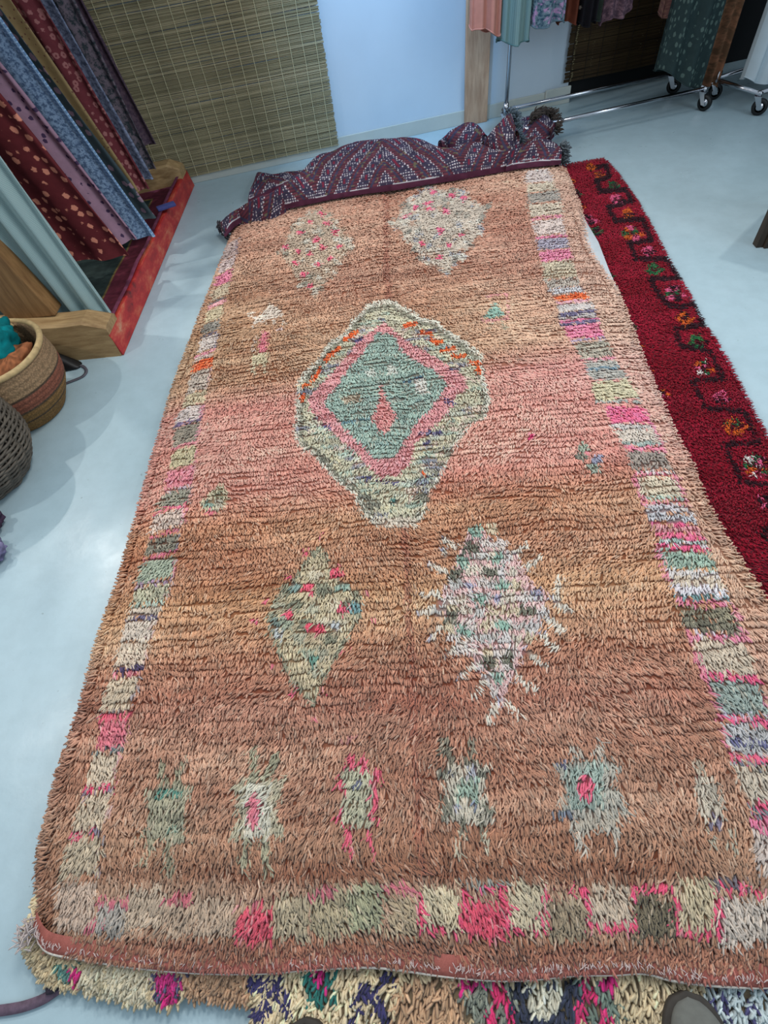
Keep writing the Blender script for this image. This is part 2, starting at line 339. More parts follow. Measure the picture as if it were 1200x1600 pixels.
# side border columns
LI = [(364, 406), (345, 500), (333, 560), (317, 640), (303, 730), (294, 790), (281, 830), (272, 900), (233, 1000), (222, 1040), (202, 1100), (198, 1140), (183, 1180), (178, 1230), (160, 1290), (157, 1320), (147, 1370), (375, 365)]
LO = [(350, 372), (338, 420), (322, 470), (308, 530), (300, 560), (283, 620), (274, 650), (268, 700), (256, 750), (240, 790), (228, 830), (220, 880), (182, 1000), (172, 1050), (153, 1100), (147, 1150), (130, 1200), (122, 1250), (103, 1300), (97, 1340), (85, 1380)]
Lp = [(368, 395, (200, 170, 160)), (397, 415, (190, 168, 165)), (417, 436, (226, 110, 145)), (438, 458, (196, 176, 142)), (460, 464, (110, 100, 100)), (465, 472, (224, 140, 150)), (475, 495, (188, 172, 132)), (497, 514, (126, 122, 112)), (516, 519, (80, 74, 100)), (520, 543, (222, 206, 196)), (546, 550, (220, 120, 145)),
      (551, 557, (205, 180, 165)), (558, 574, (240, 92, 48)), (576, 608, (180, 164, 148)), (610, 630, (194, 178, 138)), (633, 655, (208, 192, 182)), (655, 659, (110, 90, 130)), (661, 690, (136, 128, 108)), (690, 694, (224, 120, 130)), (696, 726, (194, 184, 136)), (729, 759, (232, 122, 136)), (760, 763, (190, 170, 180)), (765, 790, (128, 130, 110)), (792, 796, (222, 96, 125)),
      (798, 826, (204, 182, 166)), (830, 835, (214, 92, 120)), (838, 862, (112, 112, 96)), (865, 870, (222, 98, 128)), (873, 905, (150, 166, 142)), (906, 912, (150, 120, 150)), (914, 938, (170, 170, 140)), (940, 946, (150, 175, 160)), (948, 962, (196, 180, 160)), (963, 967, (90, 84, 120)), (968, 1000, (212, 196, 178)), (1002, 1040, (214, 192, 166)),
      (1042, 1049, (58, 46, 88)), (1050, 1055, (226, 110, 130)), (1057, 1108, (206, 186, 154)), (1110, 1114, (120, 110, 110)), (1115, 1120, (220, 90, 115)), (1122, 1166, (222, 100, 118)), (1167, 1173, (96, 116, 120)), (1176, 1224, (206, 186, 156)), (1225, 1231, (214, 70, 105)), (1232, 1236, (130, 108, 130)), (1237, 1292, (206, 184, 152)), (1293, 1297, (120, 110, 130)), (1298, 1306, (222, 92, 118)), (1308, 1368, (180, 162, 132))]
for y0, y1, c in Lp:
    sl = -0.26 if y0 < 900 else -0.12
    xa, xb = interp_pl(LO, y0), interp_pl(LI, y0); xc, xd = interp_pl(LO, y1), interp_pl(LI, y1); h = (xb - xa) * sl / 2
    cv.poly([(xa, y0 - h), (xb, y0 + h), (xd, y1 + h), (xc, y1 - h)], c, 0.9)
    if y1 - y0 > 20: cv.line([(xb - 1, y0 + h), (xd - 1, y1 + h)], 3, random.choice([(220, 110, 140), (130, 120, 140), (200, 150, 150)]), 0.6)
RI = [(820, 262), (822, 309), (833, 344), (844, 387), (853, 434), (869, 466), (872, 494), (887, 525), (906, 556), (922, 594), (931, 622), (944, 634), (956, 666), (972, 694), (987, 725), (995, 745), (1004, 780), (1015, 810), (1025, 825), (1035, 862), (1057, 925), (1064, 958), (1079, 992), (1098, 1026), (1107, 1075), (1125, 1130), (1140, 1187), (1172, 1257), (1185, 1312), (1197, 1370)]
RO = edgeR
Rp = [(264, 283, (226, 206, 198)), (285, 297, (206, 190, 162)), (298, 313, (146, 140, 130)), (315, 333, (208, 192, 166)), (334, 338, (226, 120, 150)), (340, 363, (218, 196, 186)), (364, 368, (226, 110, 150)), (369, 385, (158, 152, 172)), (387, 403, (236, 118, 155)), (404, 431, (194, 180, 148)), (432, 445, (170, 160, 146)), (446, 456, (206, 206, 210)), (457, 466, (240, 96, 48)), (467, 471, (222, 150, 170)),
      (473, 484, (196, 188, 184)), (485, 490, (96, 90, 130)), (490, 497, (178, 170, 165)), (497, 501, (226, 100, 150)), (501, 504, (90, 80, 120)), (506, 526, (238, 112, 150)), (527, 531, (160, 140, 170)), (533, 556, (160, 154, 134)), (557, 561, (228, 130, 150)), (562, 591, (166, 166, 154)), (572, 575, (110, 140, 155)), (593, 622, (206, 198, 154)), (623, 627, (160, 170, 160)), (634, 658, (238, 104, 140)),
      (660, 667, (190, 186, 180)), (668, 688, (212, 200, 182)), (688, 693, (150, 176, 166)), (694, 701, (232, 112, 138)), (703, 731, (146, 136, 124)), (734, 737, (224, 210, 206)), (737, 741, (232, 108, 140)), (743, 772, (210, 194, 164)), (773, 779, (160, 184, 168)), (781, 785, (228, 120, 140)), (787, 800, (190, 186, 190)), (801, 813, (176, 178, 184)), (815, 819, (230, 96, 140)), (820, 831, (220, 140, 146)), (832, 839, (236, 104, 140)),
      (841, 846, (150, 180, 170)), (846, 850, (224, 214, 220)), (851, 858, (234, 84, 128)), (860, 886, (142, 172, 152)), (888, 900, (220, 212, 208)), (900, 912, (212, 192, 166)), (912, 928, (228, 220, 228)), (929, 935, (86, 130, 132)), (937, 945, (230, 106, 138)), (947, 966, (130, 124, 98)), (967, 984, (110, 108, 88)), (986, 991, (206, 196, 206)), (992, 997, (230, 116, 150)), (999, 1050, (198, 180, 154)), (1051, 1060, (228, 90, 130)),
      (1062, 1111, (140, 160, 150)), (1112, 1120, (196, 188, 206)), (1121, 1129, (226, 92, 130)), (1131, 1178, (172, 172, 172)), (1155, 1160, (84, 82, 124)), (1179, 1187, (222, 90, 122)), (1189, 1192, (110, 116, 130)), (1193, 1252, (180, 166, 144)), (1254, 1263, (216, 84, 118)), (1264, 1275, (110, 124, 130)), (1277, 1300, (210, 92, 130)), (1300, 1366, (176, 160, 150))]
for y0, y1, c in Rp:
    sl = -0.10 if y0 < 600 else (0.0 if y0 < 800 else 0.06)
    xa, xb = interp_pl(RI, y0), interp_pl(RO, y0); xc, xd = interp_pl(RI, y1), interp_pl(RO, y1); h = (xb - xa) * sl / 2
    cv.poly([(xa, y0 - h), (xb, y0 + h), (xd, y1 + h), (xc, y1 - h)], c, 0.92)
for (a, b) in ((743, 790), (850, 905), (990, 1055), (1062, 1120), (1131, 1165)): cv.line([(interp_pl(RI, a) - 1, a), (interp_pl(RI, b) - 1, b)], 6, (228, 110, 145), 0.75)
for (a, b) in ((660, 700), (743, 785), (950, 1000), (1090, 1120)): cv.line([(interp_pl(RO, a), a), (interp_pl(RO, b), b)], 6, (230, 120, 150), 0.75)
# bottom band
cv.poly([(82, 1374), (1330, 1374), (1330, 1470), (75, 1462)], (180, 148, 120), 0.45)
for x0, x1, y0, y1, c in [(82, 145, 1376, 1452, (182, 154, 132)), (147, 192, 1406, 1458, (150, 142, 132)), (192, 255, 1385, 1450, (186, 160, 132)), (257, 303, 1410, 1460, (176, 146, 118)), (305, 368, 1400, 1462, (180, 150, 122)), (372, 425, 1416, 1478, (206, 78, 98)), (428, 478, 1395, 1468, (168, 150, 116)), (480, 538, 1388, 1462, (160, 144, 108)),
                          (540, 590, 1382, 1452, (150, 150, 112)), (600, 648, 1402, 1462, (162, 140, 106)), (655, 714, 1382, 1452, (202, 184, 144)), (722, 786, 1410, 1464, (204, 74, 98)), (792, 850, 1378, 1452, (184, 168, 134)), (857, 918, 1402, 1462, (146, 126, 96)), (922, 986, 1384, 1442, (186, 164, 138)), (995, 1060, 1398, 1462, (98, 88, 66)), (1065, 1120, 1368, 1452, (184, 166, 128)), (1126, 1215, 1402, 1476, (196, 180, 164)), (1222, 1290, 1385, 1460, (180, 160, 130))]:
    cv.poly([(x0, y0), (x1, y0), (x1, y1), (x0, y1)], c, 0.92)
cv.line([(650, 1392), (655, 1450), (718, 1455), (722, 1396), (786, 1395), (791, 1452), (850, 1455), (852, 1391), (914, 1388), (922, 1447), (990, 1446), (996, 1386), (1056, 1388), (1063, 1452), (1124, 1456), (1122, 1386), (1230, 1392)], 8, (214, 74, 108), 0.9)
cv.line([(590, 1386), (650, 1391)], 8, (206, 86, 110), 0.8); cv.line([(722, 1382), (786, 1384)], 7, (120, 130, 124), 0.8); cv.line([(1110, 1376), (1190, 1380)], 9, (86, 84, 100), 0.8)
for q in (((145, 1406), (198, 1410)), ((256, 1406), (302, 1402)), ((370, 1410), (426, 1404)), ((130, 1452), (150, 1438)), ((480, 1400), (512, 1392))): cv.line(q, 9, (204, 84, 104), 0.85)
cv.poly([(50, 1464), (700, 1474), (1330, 1474), (1330, 1600), (50, 1600)], (158, 96, 70), 0.8)
cv.line([(250, 1512), (480, 1506), (700, 1518), (960, 1514), (1060, 1524), (1300, 1530)], 14, (170, 84, 74), 0.7)
# big diamond medallion
OUT = [(570, 471), (609, 463), (640, 480), (658, 495), (680, 498), (695, 514), (722, 530), (751, 548), (757, 594), (768, 625), (758, 650), (738, 659), (722, 680), (707, 696), (702, 720), (690, 733), (684, 755), (670, 770), (664, 800), (649, 819), (584, 822), (562, 795), (548, 770), (535, 760), (515, 740), (501, 724), (484, 705), (464, 693), (455, 674), (459, 630), (464, 594), (478, 575), (492, 563), (510, 535), (535, 520), (548, 500), (562, 486)]
cx, cy = 611, 640
def sc(P, k): return [(cx + (x - cx) * k, cy + (y - cy) * k) for x, y in P]
cv.poly(OUT, (220, 212, 190)); cv.poly(sc(OUT, 0.955), (132, 128, 106)); cv.poly(sc(OUT, 0.91), (198, 190, 156))
for _ in range(420):
    t = rng.random() * 6.283; k = rng.uniform(0.62, 0.9); i = int(rng.integers(len(OUT))); x, y = OUT[i]; x2, y2 = OUT[(i + 1) % len(OUT)]; f = rng.random(); X = cx + (x + (x2 - x) * f - cx) * k; Yy = cy + (y + (y2 - y) * f - cy) * k
    wd = rng.uniform(5, 15); c = [(150, 172, 154), (206, 194, 150), (170, 160, 130), (196, 200, 180), (214, 206, 176), (110, 110, 130), (224, 190, 170)][int(rng.integers(7))]
    cv.poly([(X - wd, Yy - 2), (X + wd, Yy - 3), (X + wd, Yy + 2), (X - wd, Yy + 3)], c, 0.75)
cv.poly([(598, 503), (630, 524), (652, 542), (690, 562), (720, 583), (728, 602), (712, 615), (700, 640), (682, 660), (646, 690), (640, 716), (627, 736), (596, 746), (569, 717), (538, 690), (505, 656), (482, 640), (480, 619), (500, 596), (522, 575), (545, 550), (559, 530)], (230, 142, 142))
cv.poly([(587, 520), (615, 520), (630, 548), (658, 566), (680, 580), (700, 597), (677, 628), (660, 645), (646, 660), (627, 690), (615, 712), (590, 716), (562, 690), (529, 655), (504, 628), (529, 592), (545, 572), (562, 555)], (146, 170, 154))
for _ in range(60):
    X = rng.uniform(520, 680); Yy = rng.uniform(540, 700); cv.poly([(X - 12, Yy - 1.5), (X + 12, Yy - 3), (X + 12, Yy + 1), (X - 12, Yy + 2)], [(120, 150, 146), (168, 182, 160), (150, 150, 136)][int(rng.integers(3))], 0.5) if abs(X - 600) / 95 + abs(Yy - 620) / 95 < 0.9 else None
cv.line([(630, 592), (664, 584)], 3, (70, 110, 130)); cv.line([(535, 656), (575, 650)], 3, (80, 120, 130))
cv.poly([(592, 600), (603, 625), (618, 647), (600, 678), (578, 650), (590, 622)], (226, 134, 128)); cv.poly([(647, 590), (663, 588), (669, 611), (652, 614)], (222, 214, 200)); cv.poly([(532, 617), (560, 612), (563, 622), (536, 627)], (200, 180, 150))
cv.poly([(548, 622), (562, 610), (562, 626)], (140, 116, 90)); cv.poly([(570, 578), (582, 574), (586, 584), (572, 586)], (206, 206, 190)); cv.poly([(604, 568), (618, 566), (620, 580), (606, 582)], (206, 206, 190))
OR = (240, 94, 44)
for q in [((533, 532), (546, 524), (557, 515)), ((508, 562), (514, 554), (530, 543)), ((486, 592), (496, 580), (499, 574)), ((471, 600), (484, 598)), ((472, 612), (471, 622)), ((631, 506), (648, 505)), ((657, 517), (672, 520)), ((670, 527), (680, 533), (690, 533)), ((687, 547), (708, 542)), ((705, 555), (726, 554)), ((732, 563), (745, 564), (747, 582))]: cv.line(q, 6, OR)
for q in [((553, 532), (564, 528)), ((588, 748), (622, 752)), ((700, 575), (712, 572)), ((695, 622), (708, 625)), ((655, 672), (690, 670)), ((660, 690), (672, 686)), ((500, 660), (515, 664)), ((566, 742), (580, 746))]: cv.line(q, 4, (74, 68, 112))
for q in [((565, 788), (590, 786)), ((500, 712), (514, 720)), ((690, 700), (706, 704)), ((560, 770), (575, 776)), ((650, 770), (670, 776))]: cv.line(q, 9, (110, 108, 90), 0.8)
cv.dot((616, 782), 6, (70, 120, 112)); cv.dot((660, 738), 4, OR)
cv.poly([(584, 806), (650, 804), (650, 822), (584, 822)], (216, 196, 172), 0.8)
# upper motifs
def speck(polyp, base, al, dots, dr, dc, greys, n, extra=()):
    P = np.array(polyp, float); cv.poly(polyp, base, al)
    for _ in range(n):
        i = int(rng.integers(len(P))); j = int(rng.integers(len(P))); f = rng.random(); q = P[i] * f + P[j] * (1 - f); k = 1.06; q = P.mean(0) + (q - P.mean(0)) * k
        cv.dot(q, rng.uniform(2.0, 5.2), greys[int(rng.integers(len(greys)))], 0.85, 0.5)
    for d in dots: cv.dot(d, dr, dc, 1, 0.4)
    for d, r, c in extra: cv.dot(d, r, c, 1, 0.4)
s1 = 1 / 3.333
speck([(500, 325), (535, 358), (547, 384), (520, 420), (492, 455), (470, 440), (438, 390), (462, 350)], (188, 168, 140), 0.75, [(420 + x * s1, 270 + y * s1) for x, y in ((280, 210), (215, 250), (310, 260), (165, 305), (350, 305), (245, 340), (280, 380), (365, 375), (85, 380), (150, 400), (215, 410), (315, 430), (135, 460), (250, 465), (180, 510), (215, 575))], 4.6, (236, 92, 118), [(206, 192, 170), (150, 144, 124), (190, 150, 120), (214, 206, 188)], 110)
speck([(666, 291), (720, 300), (756, 321), (748, 360), (722, 396), (696, 420), (660, 399), (636, 372), (612, 348), (630, 322)], (202, 190, 170), 0.85, [(420 + x * s1, 270 + y * s1) for x, y in ((845, 95), (950, 110), (1010, 128), (820, 155), (750, 180), (830, 185), (915, 195), (705, 225), (880, 300), (1000, 310), (790, 360), (930, 365), (885, 430))], 5, (238, 98, 128), [(220, 212, 196), (150, 152, 160), (128, 124, 112), (212, 200, 178), (190, 146, 118)], 170)
cv.poly([(422, 471), (432, 475), (437, 481), (444, 487), (443, 496), (437, 492), (398, 503), (401, 494), (411, 485)], (226, 204, 182)); WC = (224, 202, 180)
for q in (((414, 496), (414, 505)), ((428, 494), (428, 504)), ((441, 492), (441, 503)), ((402, 498), (397, 511)), ((388, 488), (396, 484), (394, 492), (404, 498))): cv.line(q, 4, WC)
cv.poly([(412, 515), (420, 516), (417, 548), (402, 550), (406, 530)], (226, 112, 124)); cv.poly([(395, 552), (418, 550), (418, 567), (395, 569)], (208, 190, 146)); cv.line([(397, 568), (396, 582)], 4, (208, 194, 156)); cv.line([(414, 567), (414, 581)], 4, (208, 194, 156)); cv.line([(401, 525), (393, 542), (397, 548)], 4, (200, 172, 150)); cv.line([(430, 515), (440, 512)], 3, (200, 170, 160))
cv.poly([(771, 470), (789, 492), (754, 495)], (126, 164, 146)); cv.line([(757, 462), (788, 456), (792, 480), (792, 498), (752, 499)], 3, (226, 128, 140), 0.7); cv.line([(766, 500), (762, 512)], 3, (170, 160, 130)); cv.line([(780, 500), (788, 513)], 3, (170, 160, 130))
cv.dot((833, 681), 6, (226, 60, 118))
for d, r, c in (((911, 697), 9, (158, 168, 144)), ((907, 712), 8, (112, 112, 98)), ((932, 715), 9, (150, 148, 172)), ((929, 731), 9, (152, 166, 146)), ((918, 705), 4, (236, 130, 140))): cv.dot(d, r, c)
cv.poly([(342, 753), (356, 775), (340, 797), (322, 800), (310, 787), (327, 766)], (206, 190, 150)); cv.dot((338, 772), 8, (140, 136, 104)); cv.dot((322, 786), 7, (124, 150, 132)); cv.dot((340, 785), 8, (170, 160, 136)); cv.dot((328, 799), 6, (226, 106, 118))
# lower-left diamond
k6 = 1 / 2.222
def c6(x, y): return (380 + x * k6, 820 + y * k6)
LD = [(501, 847), (519, 892), (560, 926), (563, 964), (535, 1013), (501, 1072), (486, 1105), (465, 1076), (438, 1036), (418, 968), (427, 940), (456, 905), (479, 865)]
for _ in range(60):
    i = int(rng.integers(len(LD))); x, y = LD[i]; cv.dot((490 + (x - 490) * rng.uniform(1.05, 1.3) + rng.uniform(-6, 6), 965 + (y - 965) * rng.uniform(1.0, 1.12)), rng.uniform(1.5, 3), (216, 84, 112), 0.8)
cv.poly(LD, (138, 134, 106)); cv.poly([(490 + (x - 490) * 0.9, 970 + (y - 970) * 0.93) for x, y in LD], (192, 172, 132))
for j in range(9):
    for i in range(6):
        x, y = 425 + i * 27 + (j % 2) * 13, 870 + j * 25; m = abs(x - 491) / 70 + abs(y - 965) / 115
        if m < 0.98: cv.dot((x + rng.uniform(-3, 3), y + rng.uniform(-3, 3)), 11, [(196, 176, 134), (160, 166, 138), (184, 158, 120), (128, 126, 100), (206, 190, 158), (166, 160, 132)][int(rng.integers(6))])
for d in ((222, 215), (165, 305), (345, 285), (240, 355), (325, 165), (262, 365)): cv.dot(c6(*d), 9, (232, 88, 108), 1, 0.4)
for d, c in (((180, 212), (120, 146, 136)), ((342, 212), (130, 156, 138)), ((388, 285), (100, 140, 140)), ((120, 330), (110, 124, 112)), ((240, 465), (88, 130, 112)), ((320, 350), (170, 172, 172)), ((125, 380), (170, 172, 168))): cv.dot(c6(*d), 10, c)
# lower-right diamond with rays
for a, b in [((640, 130), (700, 160)), ((610, 230), (680, 235)), ((600, 300), (680, 280)), ((650, 390), (710, 320)), ((700, 450), (760, 400)), ((750, 520), (800, 480)), ((790, 595), (840, 530)), ((690, 45), (740, 75)), ((690, 80), (700, 110)), ((940, 100), (990, 65)), ((980, 150), (1040, 108)), ((1090, 250), (1110, 180)), ((1080, 262), (1140, 292)), ((1060, 320), (1125, 370)), ((1040, 370), (1092, 430)), ((985, 430), (1062, 495)), ((955, 520), (1022, 578)), ((900, 600), (965, 665)), ((880, 610), (850, 675)), ((1075, 250), (1100, 250))]:
    cv.line([c6(*a), c6(*b)], 9, (218, 204, 184), 1.0); cv.dot(c6(*a), 4, (150, 146, 176), 0.7)
RD = [c6(*q) for q in ((820, -5), (870, 50), (960, 110), (1000, 190), (1062, 235), (1055, 300), (1030, 370), (980, 430), (960, 500), (920, 560), (890, 610), (850, 560), (800, 480), (760, 410), (710, 330), (680, 260), (690, 220), (720, 150), (750, 90), (780, 30))]
cv.poly(RD, (218, 168, 162)); 
for j in range(13):
    for i in range(9):
        x, y = 690 + i * 20 + (j % 2) * 10, 826 + j * 21; cx0, cy0 = 768, 955; m = abs(x - cx0) / 92 + abs(y - cy0) / 140
        if m < 0.98: cv.dot((x + rng.uniform(-2, 2), y + rng.uniform(-2, 2)), 10.8, [(214, 198, 176), (222, 206, 196), (206, 186, 150), (206, 196, 190), (190, 184, 176)][int(rng.integers(5))])
for d in ((788, 75), (735, 165), (860, 160), (730, 310), (997, 292), (848, 470), (920, 460)): cv.dot(c6(*d), 12, (104, 102, 84))
for d in ((880, 110), (905, 205), (818, 255), (765, 358), (903, 348), (888, 528), (762, 118), (810, 20)): cv.dot(c6(*d), 11, (134, 168, 148))
for d in ((775, 205), (880, 252), (1020, 235)): cv.dot(c6(*d), 7, (150, 144, 170))
# six figures
def c3(x, y): return (200 + x / 2.727, 1130 + y / 2.727)
def c4(x, y): return (640 + x / 2.3077, 1130 + y / 2.3077)
def P3(q, c, a=0.9): cv.poly([c3(*p) for p in q], c, a)
def P4(q, c, a=0.9): cv.poly([c4(*p) for p in q], c, a)
G1 = (140, 134, 104)
for q in (((140, 165), (125, 215), (158, 262)), ((243, 155), (215, 205), (198, 262)), ((90, 500), (65, 600)), ((165, 500), (172, 640))): cv.line([c3(*p) for p in q], 12, G1, 0.95)
P3([(70, 268), (285, 262), (245, 350), (238, 440), (255, 490), (15, 495), (70, 430), (85, 350)], (156, 152, 122)); P3([(108, 280), (220, 280), (220, 302), (105, 302)], (70, 136, 118)); P3([(75, 390), (240, 380), (240, 410), (70, 415)], (116, 112, 88), 0.6); P3([(150, 430), (215, 428), (210, 450), (150, 455)], (90, 140, 120), 0.7)
for q in (((535, 120), (545, 240)), ((638, 125), (600, 235)), ((500, 490), (480, 620)), ((580, 490), (590, 625))): cv.line([c3(*p) for p in q], 12, (152, 146, 114), 0.95)
P3([(460, 245), (690, 232), (660, 300), (640, 390), (680, 480), (425, 485), (470, 400), (470, 320)], (176, 168, 136)); P3([(500, 262), (620, 262), (600, 480), (490, 490), (505, 380)], (206, 198, 176)); P3([(550, 280), (572, 330), (566, 390), (532, 455), (510, 385), (522, 330)], (228, 100, 120))
P3([(922, 190), (1040, 190), (1048, 300), (1045, 440), (915, 440), (925, 300)], (172, 170, 138)); P3([(940, 200), (1025, 200), (1020, 420), (950, 420)], (184, 178, 144), 0.6)
for q in ([(885, 220), (928, 222), (924, 290), (900, 290)], [(915, 352), (915, 425), (876, 420)], [(1042, 200), (1085, 205), (1058, 270), (1062, 410), (1092, 410), (1040, 420)], [(935, 125), (975, 150), (970, 192), (932, 192)], [(985, 160), (1025, 120), (1028, 190), (990, 192)], [(930, 448), (960, 448), (945, 565), (932, 560)], [(1012, 445), (1048, 445), (1050, 555), (1035, 550)]): P3(q, (226, 92, 118))
cv.dot(c3(985, 258), 6, (90, 92, 110)); 
for q in ([(925, 60), (1000, 55), (1000, 72), (925, 75)], [(890, 65), (925, 60), (925, 75)]): P3(q, (150, 80, 90), 0.6)
P4([(85, 150), (290, 145), (290, 190), (268, 250), (320, 330), (325, 350), (110, 355), (110, 300), (135, 250), (100, 190)], (190, 182, 160)); P4([(100, 165), (140, 165), (130, 205), (105, 195)], (98, 96, 80)); P4([(245, 165), (285, 165), (285, 190), (255, 190)], (98, 96, 80)); P4([(110, 270), (150, 255), (150, 335), (112, 335)], (108, 106, 88)); P4([(270, 265), (320, 330), (275, 335)], (108, 106, 88)); P4([(160, 200), (250, 200), (250, 275), (160, 275)], (140, 164, 142)); P4([(195, 150), (245, 150), (240, 200), (200, 200)], (160, 158, 170)); cv.dot(c4(168, 302), 6, (140, 140, 156)); cv.dot(c4(242, 298), 7, (130, 138, 158)); cv.dot(c4(155, 182), 5, (100, 100, 110))
for q in (((130, 50), (155, 140)), ((225, 55), (215, 130)), ((190, 352), (178, 400)), ((262, 352), (272, 400))): cv.line([c4(*p) for p in q], 14, (112, 108, 88), 0.9)
for q in (((178, 400), (178, 460)), ((275, 400), (280, 455))): cv.line([c4(*p) for p in q], 10, (188, 176, 146), 0.95)
P4([(500, 140), (560, 130), (700, 120), (765, 140), (740, 200), (760, 260), (800, 330), (590, 335), (510, 325), (560, 250), (555, 190)], (160, 158, 144)); P4([(570, 150), (710, 140), (705, 300), (580, 310)], (140, 158, 144)); P4([(640, 165), (682, 228), (648, 278), (605, 228)], (230, 88, 116)); P4([(535, 130), (580, 130), (570, 155), (540, 152)], (90, 88, 120)); P4([(510, 310), (590, 310), (590, 330), (510, 328)], (96, 104, 120)); P4([(585, 335), (760, 335), (750, 380), (720, 400), (690, 370), (640, 400), (600, 390)], (168, 160, 142))
for q in (((600, 380), (630, 460)), ((730, 380), (750, 455)), ((590, 80), (610, 110)), ((690, 65), (670, 110))): cv.line([c4(*p) for p in q], 11, (176, 168, 152), 0.9)
P4([(1030, 200), (1120, 195), (1140, 340), (1060, 340)], (190, 178, 156)); P4([(1010, 125), (1050, 130), (1085, 180), (1040, 190)], (170, 160, 136), 0.8); P4([(1080, 335), (1140, 335), (1140, 380), (1100, 378)], (104, 98, 124)); cv.dot(c4(1045, 185), 5, (230, 110, 130))
for q in (((1085, 385), (1100, 435)), ((1165, 390), (1180, 460))): cv.line([c4(*p) for p in q], 7, (170, 168, 144), 0.8)

def ptset(pts, z): return np.array([at(p[0], p[1], z) for p in pts])
def resample(P, n, t=None):
    d = np.r_[0, np.cumsum(np.linalg.norm(np.diff(P[:, :2], axis=0), axis=1))]; d /= d[-1]; t = np.linspace(0, 1, n) if t is None else t
    return np.stack([np.interp(t, d, P[:, k]) for k in range(2)], -1)
class Coons:
    def __init__(s, L, R, B, T): s.L, s.R, s.B, s.T = L, R, B, T
    def __call__(s, a, b):                         # a across, b along
        Lp = resample(s.L, 0, b); Rp = resample(s.R, 0, b); Bp = resample(s.B, 0, a); Tp = resample(s.T, 0, a)
        c00, c10, c01, c11 = s.B[0, :2], s.B[-1, :2], s.T[0, :2], s.T[-1, :2]; A = a[:, None]; Bb = b[:, None]
        return (1 - A) * Lp + A * Rp + (1 - Bb) * Bp + Bb * Tp - ((1 - A) * (1 - Bb) * c00 + A * (1 - Bb) * c10 + (1 - A) * Bb * c01 + A * Bb * c11)
def tufts(name, root, dirn, L, wd, hgt, col, parent, mat, rings=3, bendk=0.22):
    """root (n,3); dirn angle; each a soft tapered strand that rises then lies over"""
    n = len(root); d = np.stack([np.cos(dirn), np.sin(dirn), 0 * dirn], -1); sd = np.stack([-np.sin(dirn), np.cos(dirn), 0 * dirn], -1); up = np.array([0, 0, 1.0])
    ts = [0.0, 0.42, 0.86][:rings]; ws = [0.85, 1.0, 0.86]; V = []; cc = []
    bend = rng.normal(0, bendk, n)
    for t, k in zip(ts, ws):
        c = root + d * (L * t ** 1.15)[:, None] + sd * (L * bend * t * t)[:, None] + up * (hgt * math.sin(math.pi * 0.62 * t))[:, None]
        for q in range(3):
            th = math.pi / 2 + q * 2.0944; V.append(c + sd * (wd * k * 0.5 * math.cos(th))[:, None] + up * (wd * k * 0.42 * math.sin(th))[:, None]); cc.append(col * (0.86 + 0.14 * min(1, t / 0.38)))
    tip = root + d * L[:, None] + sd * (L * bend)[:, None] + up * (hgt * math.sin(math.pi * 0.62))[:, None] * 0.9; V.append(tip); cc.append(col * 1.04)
    k = len(V); V = np.stack(V, 1).reshape(-1, 3); cc = np.stack(cc, 1).reshape(-1, 3); f = []
    for r in range(rings - 1):
        for q in range(3):
            a, b = r * 3 + q, r * 3 + (q + 1) % 3; f += [(a, b, b + 3), (a, b + 3, a + 3)]
    for q in range(3): f.append(((rings - 1) * 3 + q, (rings - 1) * 3 + (q + 1) % 3, k - 1))
    f = np.array(f); Fc = (np.arange(n)[:, None, None] * k + f[None]).reshape(-1, 3)
    return meshnp(name, V, Fc, mat, parent, col=np.clip(cc, 0, 1))

# --- main rug
Lpx = [(48, 1452), (60, 1330), (90, 1200), (125, 1100), (150, 1000), (185, 900), (213, 800), (238, 710), (270, 600), (308, 500), (338, 425), (368, 352)]
L_ = ptset(Lpx, 0.03); Rv = ptset([(1195, 915), (1150, 850), (1110, 780), (1088, 720), (1055, 660), (1043, 630), (1012, 560), (990, 505), (965, 440), (925, 375), (907, 312), (884, 258)], 0.065)
B_ = ptset([(48, 1452), (68, 1484), (130, 1497), (200, 1508), (300, 1517), (400, 1518), (480, 1512), (560, 1508), (620, 1512), (700, 1523), (800, 1529), (900, 1521), (960, 1520), (1010, 1518), (1060, 1530), (1150, 1539), (1250, 1536)], 0.07)
B_ = np.vstack([B_, [0.93, -0.10, 0.07]]); R_ = np.vstack([[0.93, -0.10, 0], [0.965, 0.25, 0], [0.96, 0.55, 0], Rv])
T_ = np.vstack([L_[-1], L_[-1] + [0.10, 0.06, 0], at(600, 284, 0.08), Rv[-1] + [-0.1, 0.0, 0], Rv[-1]]); L_[0, :2] = B_[0, :2]
rug = Coons(L_, R_, B_, T_)
def rug_z(a, b):
    P = rug(a, b); wv = (noise2(P[:, 0] * 2.0 + 9, P[:, 1] * 2.0 + 9, 11) - 0.5) * 0.018
    wl = np.clip(a / 0.09, 0, 1); wr = np.clip((1 - a) / 0.07, 0, 1); wb = np.clip(b / 0.035, 0, 1); wt = np.clip((1 - b) / 0.02, 0, 1)
    s = lambda x: np.sin(x * math.pi / 2); crease = -0.010 * np.exp(-((P[:, 0] + 0.02) / 0.03) ** 2)
    return P, 0.024 + 0.046 * s(wl) * (0.35 + 0.65 * s(wr)) * (0.6 + 0.4 * s(wb)) + wv * s(wl) * s(wb) + crease
rugroot = empty('shaggy_rug', (0, 1.6, 0.0), 'large faded salmon-pink wool rug with a central stepped diamond, uppermost on the pile', 'rug')
na, nb = 150, 260; A, Bv = np.meshgrid(np.linspace(0, 1, na), np.linspace(0, 1, nb), indexing='ij'); P, Z = rug_z(A.ravel(), Bv.ravel())
top = np.c_[P, Z]; bc_ = lin(np.clip(cv.sample(P[:, 0], P[:, 1]), 0, 255)) * 0.42 + lin((128, 52, 46)) * 0.30
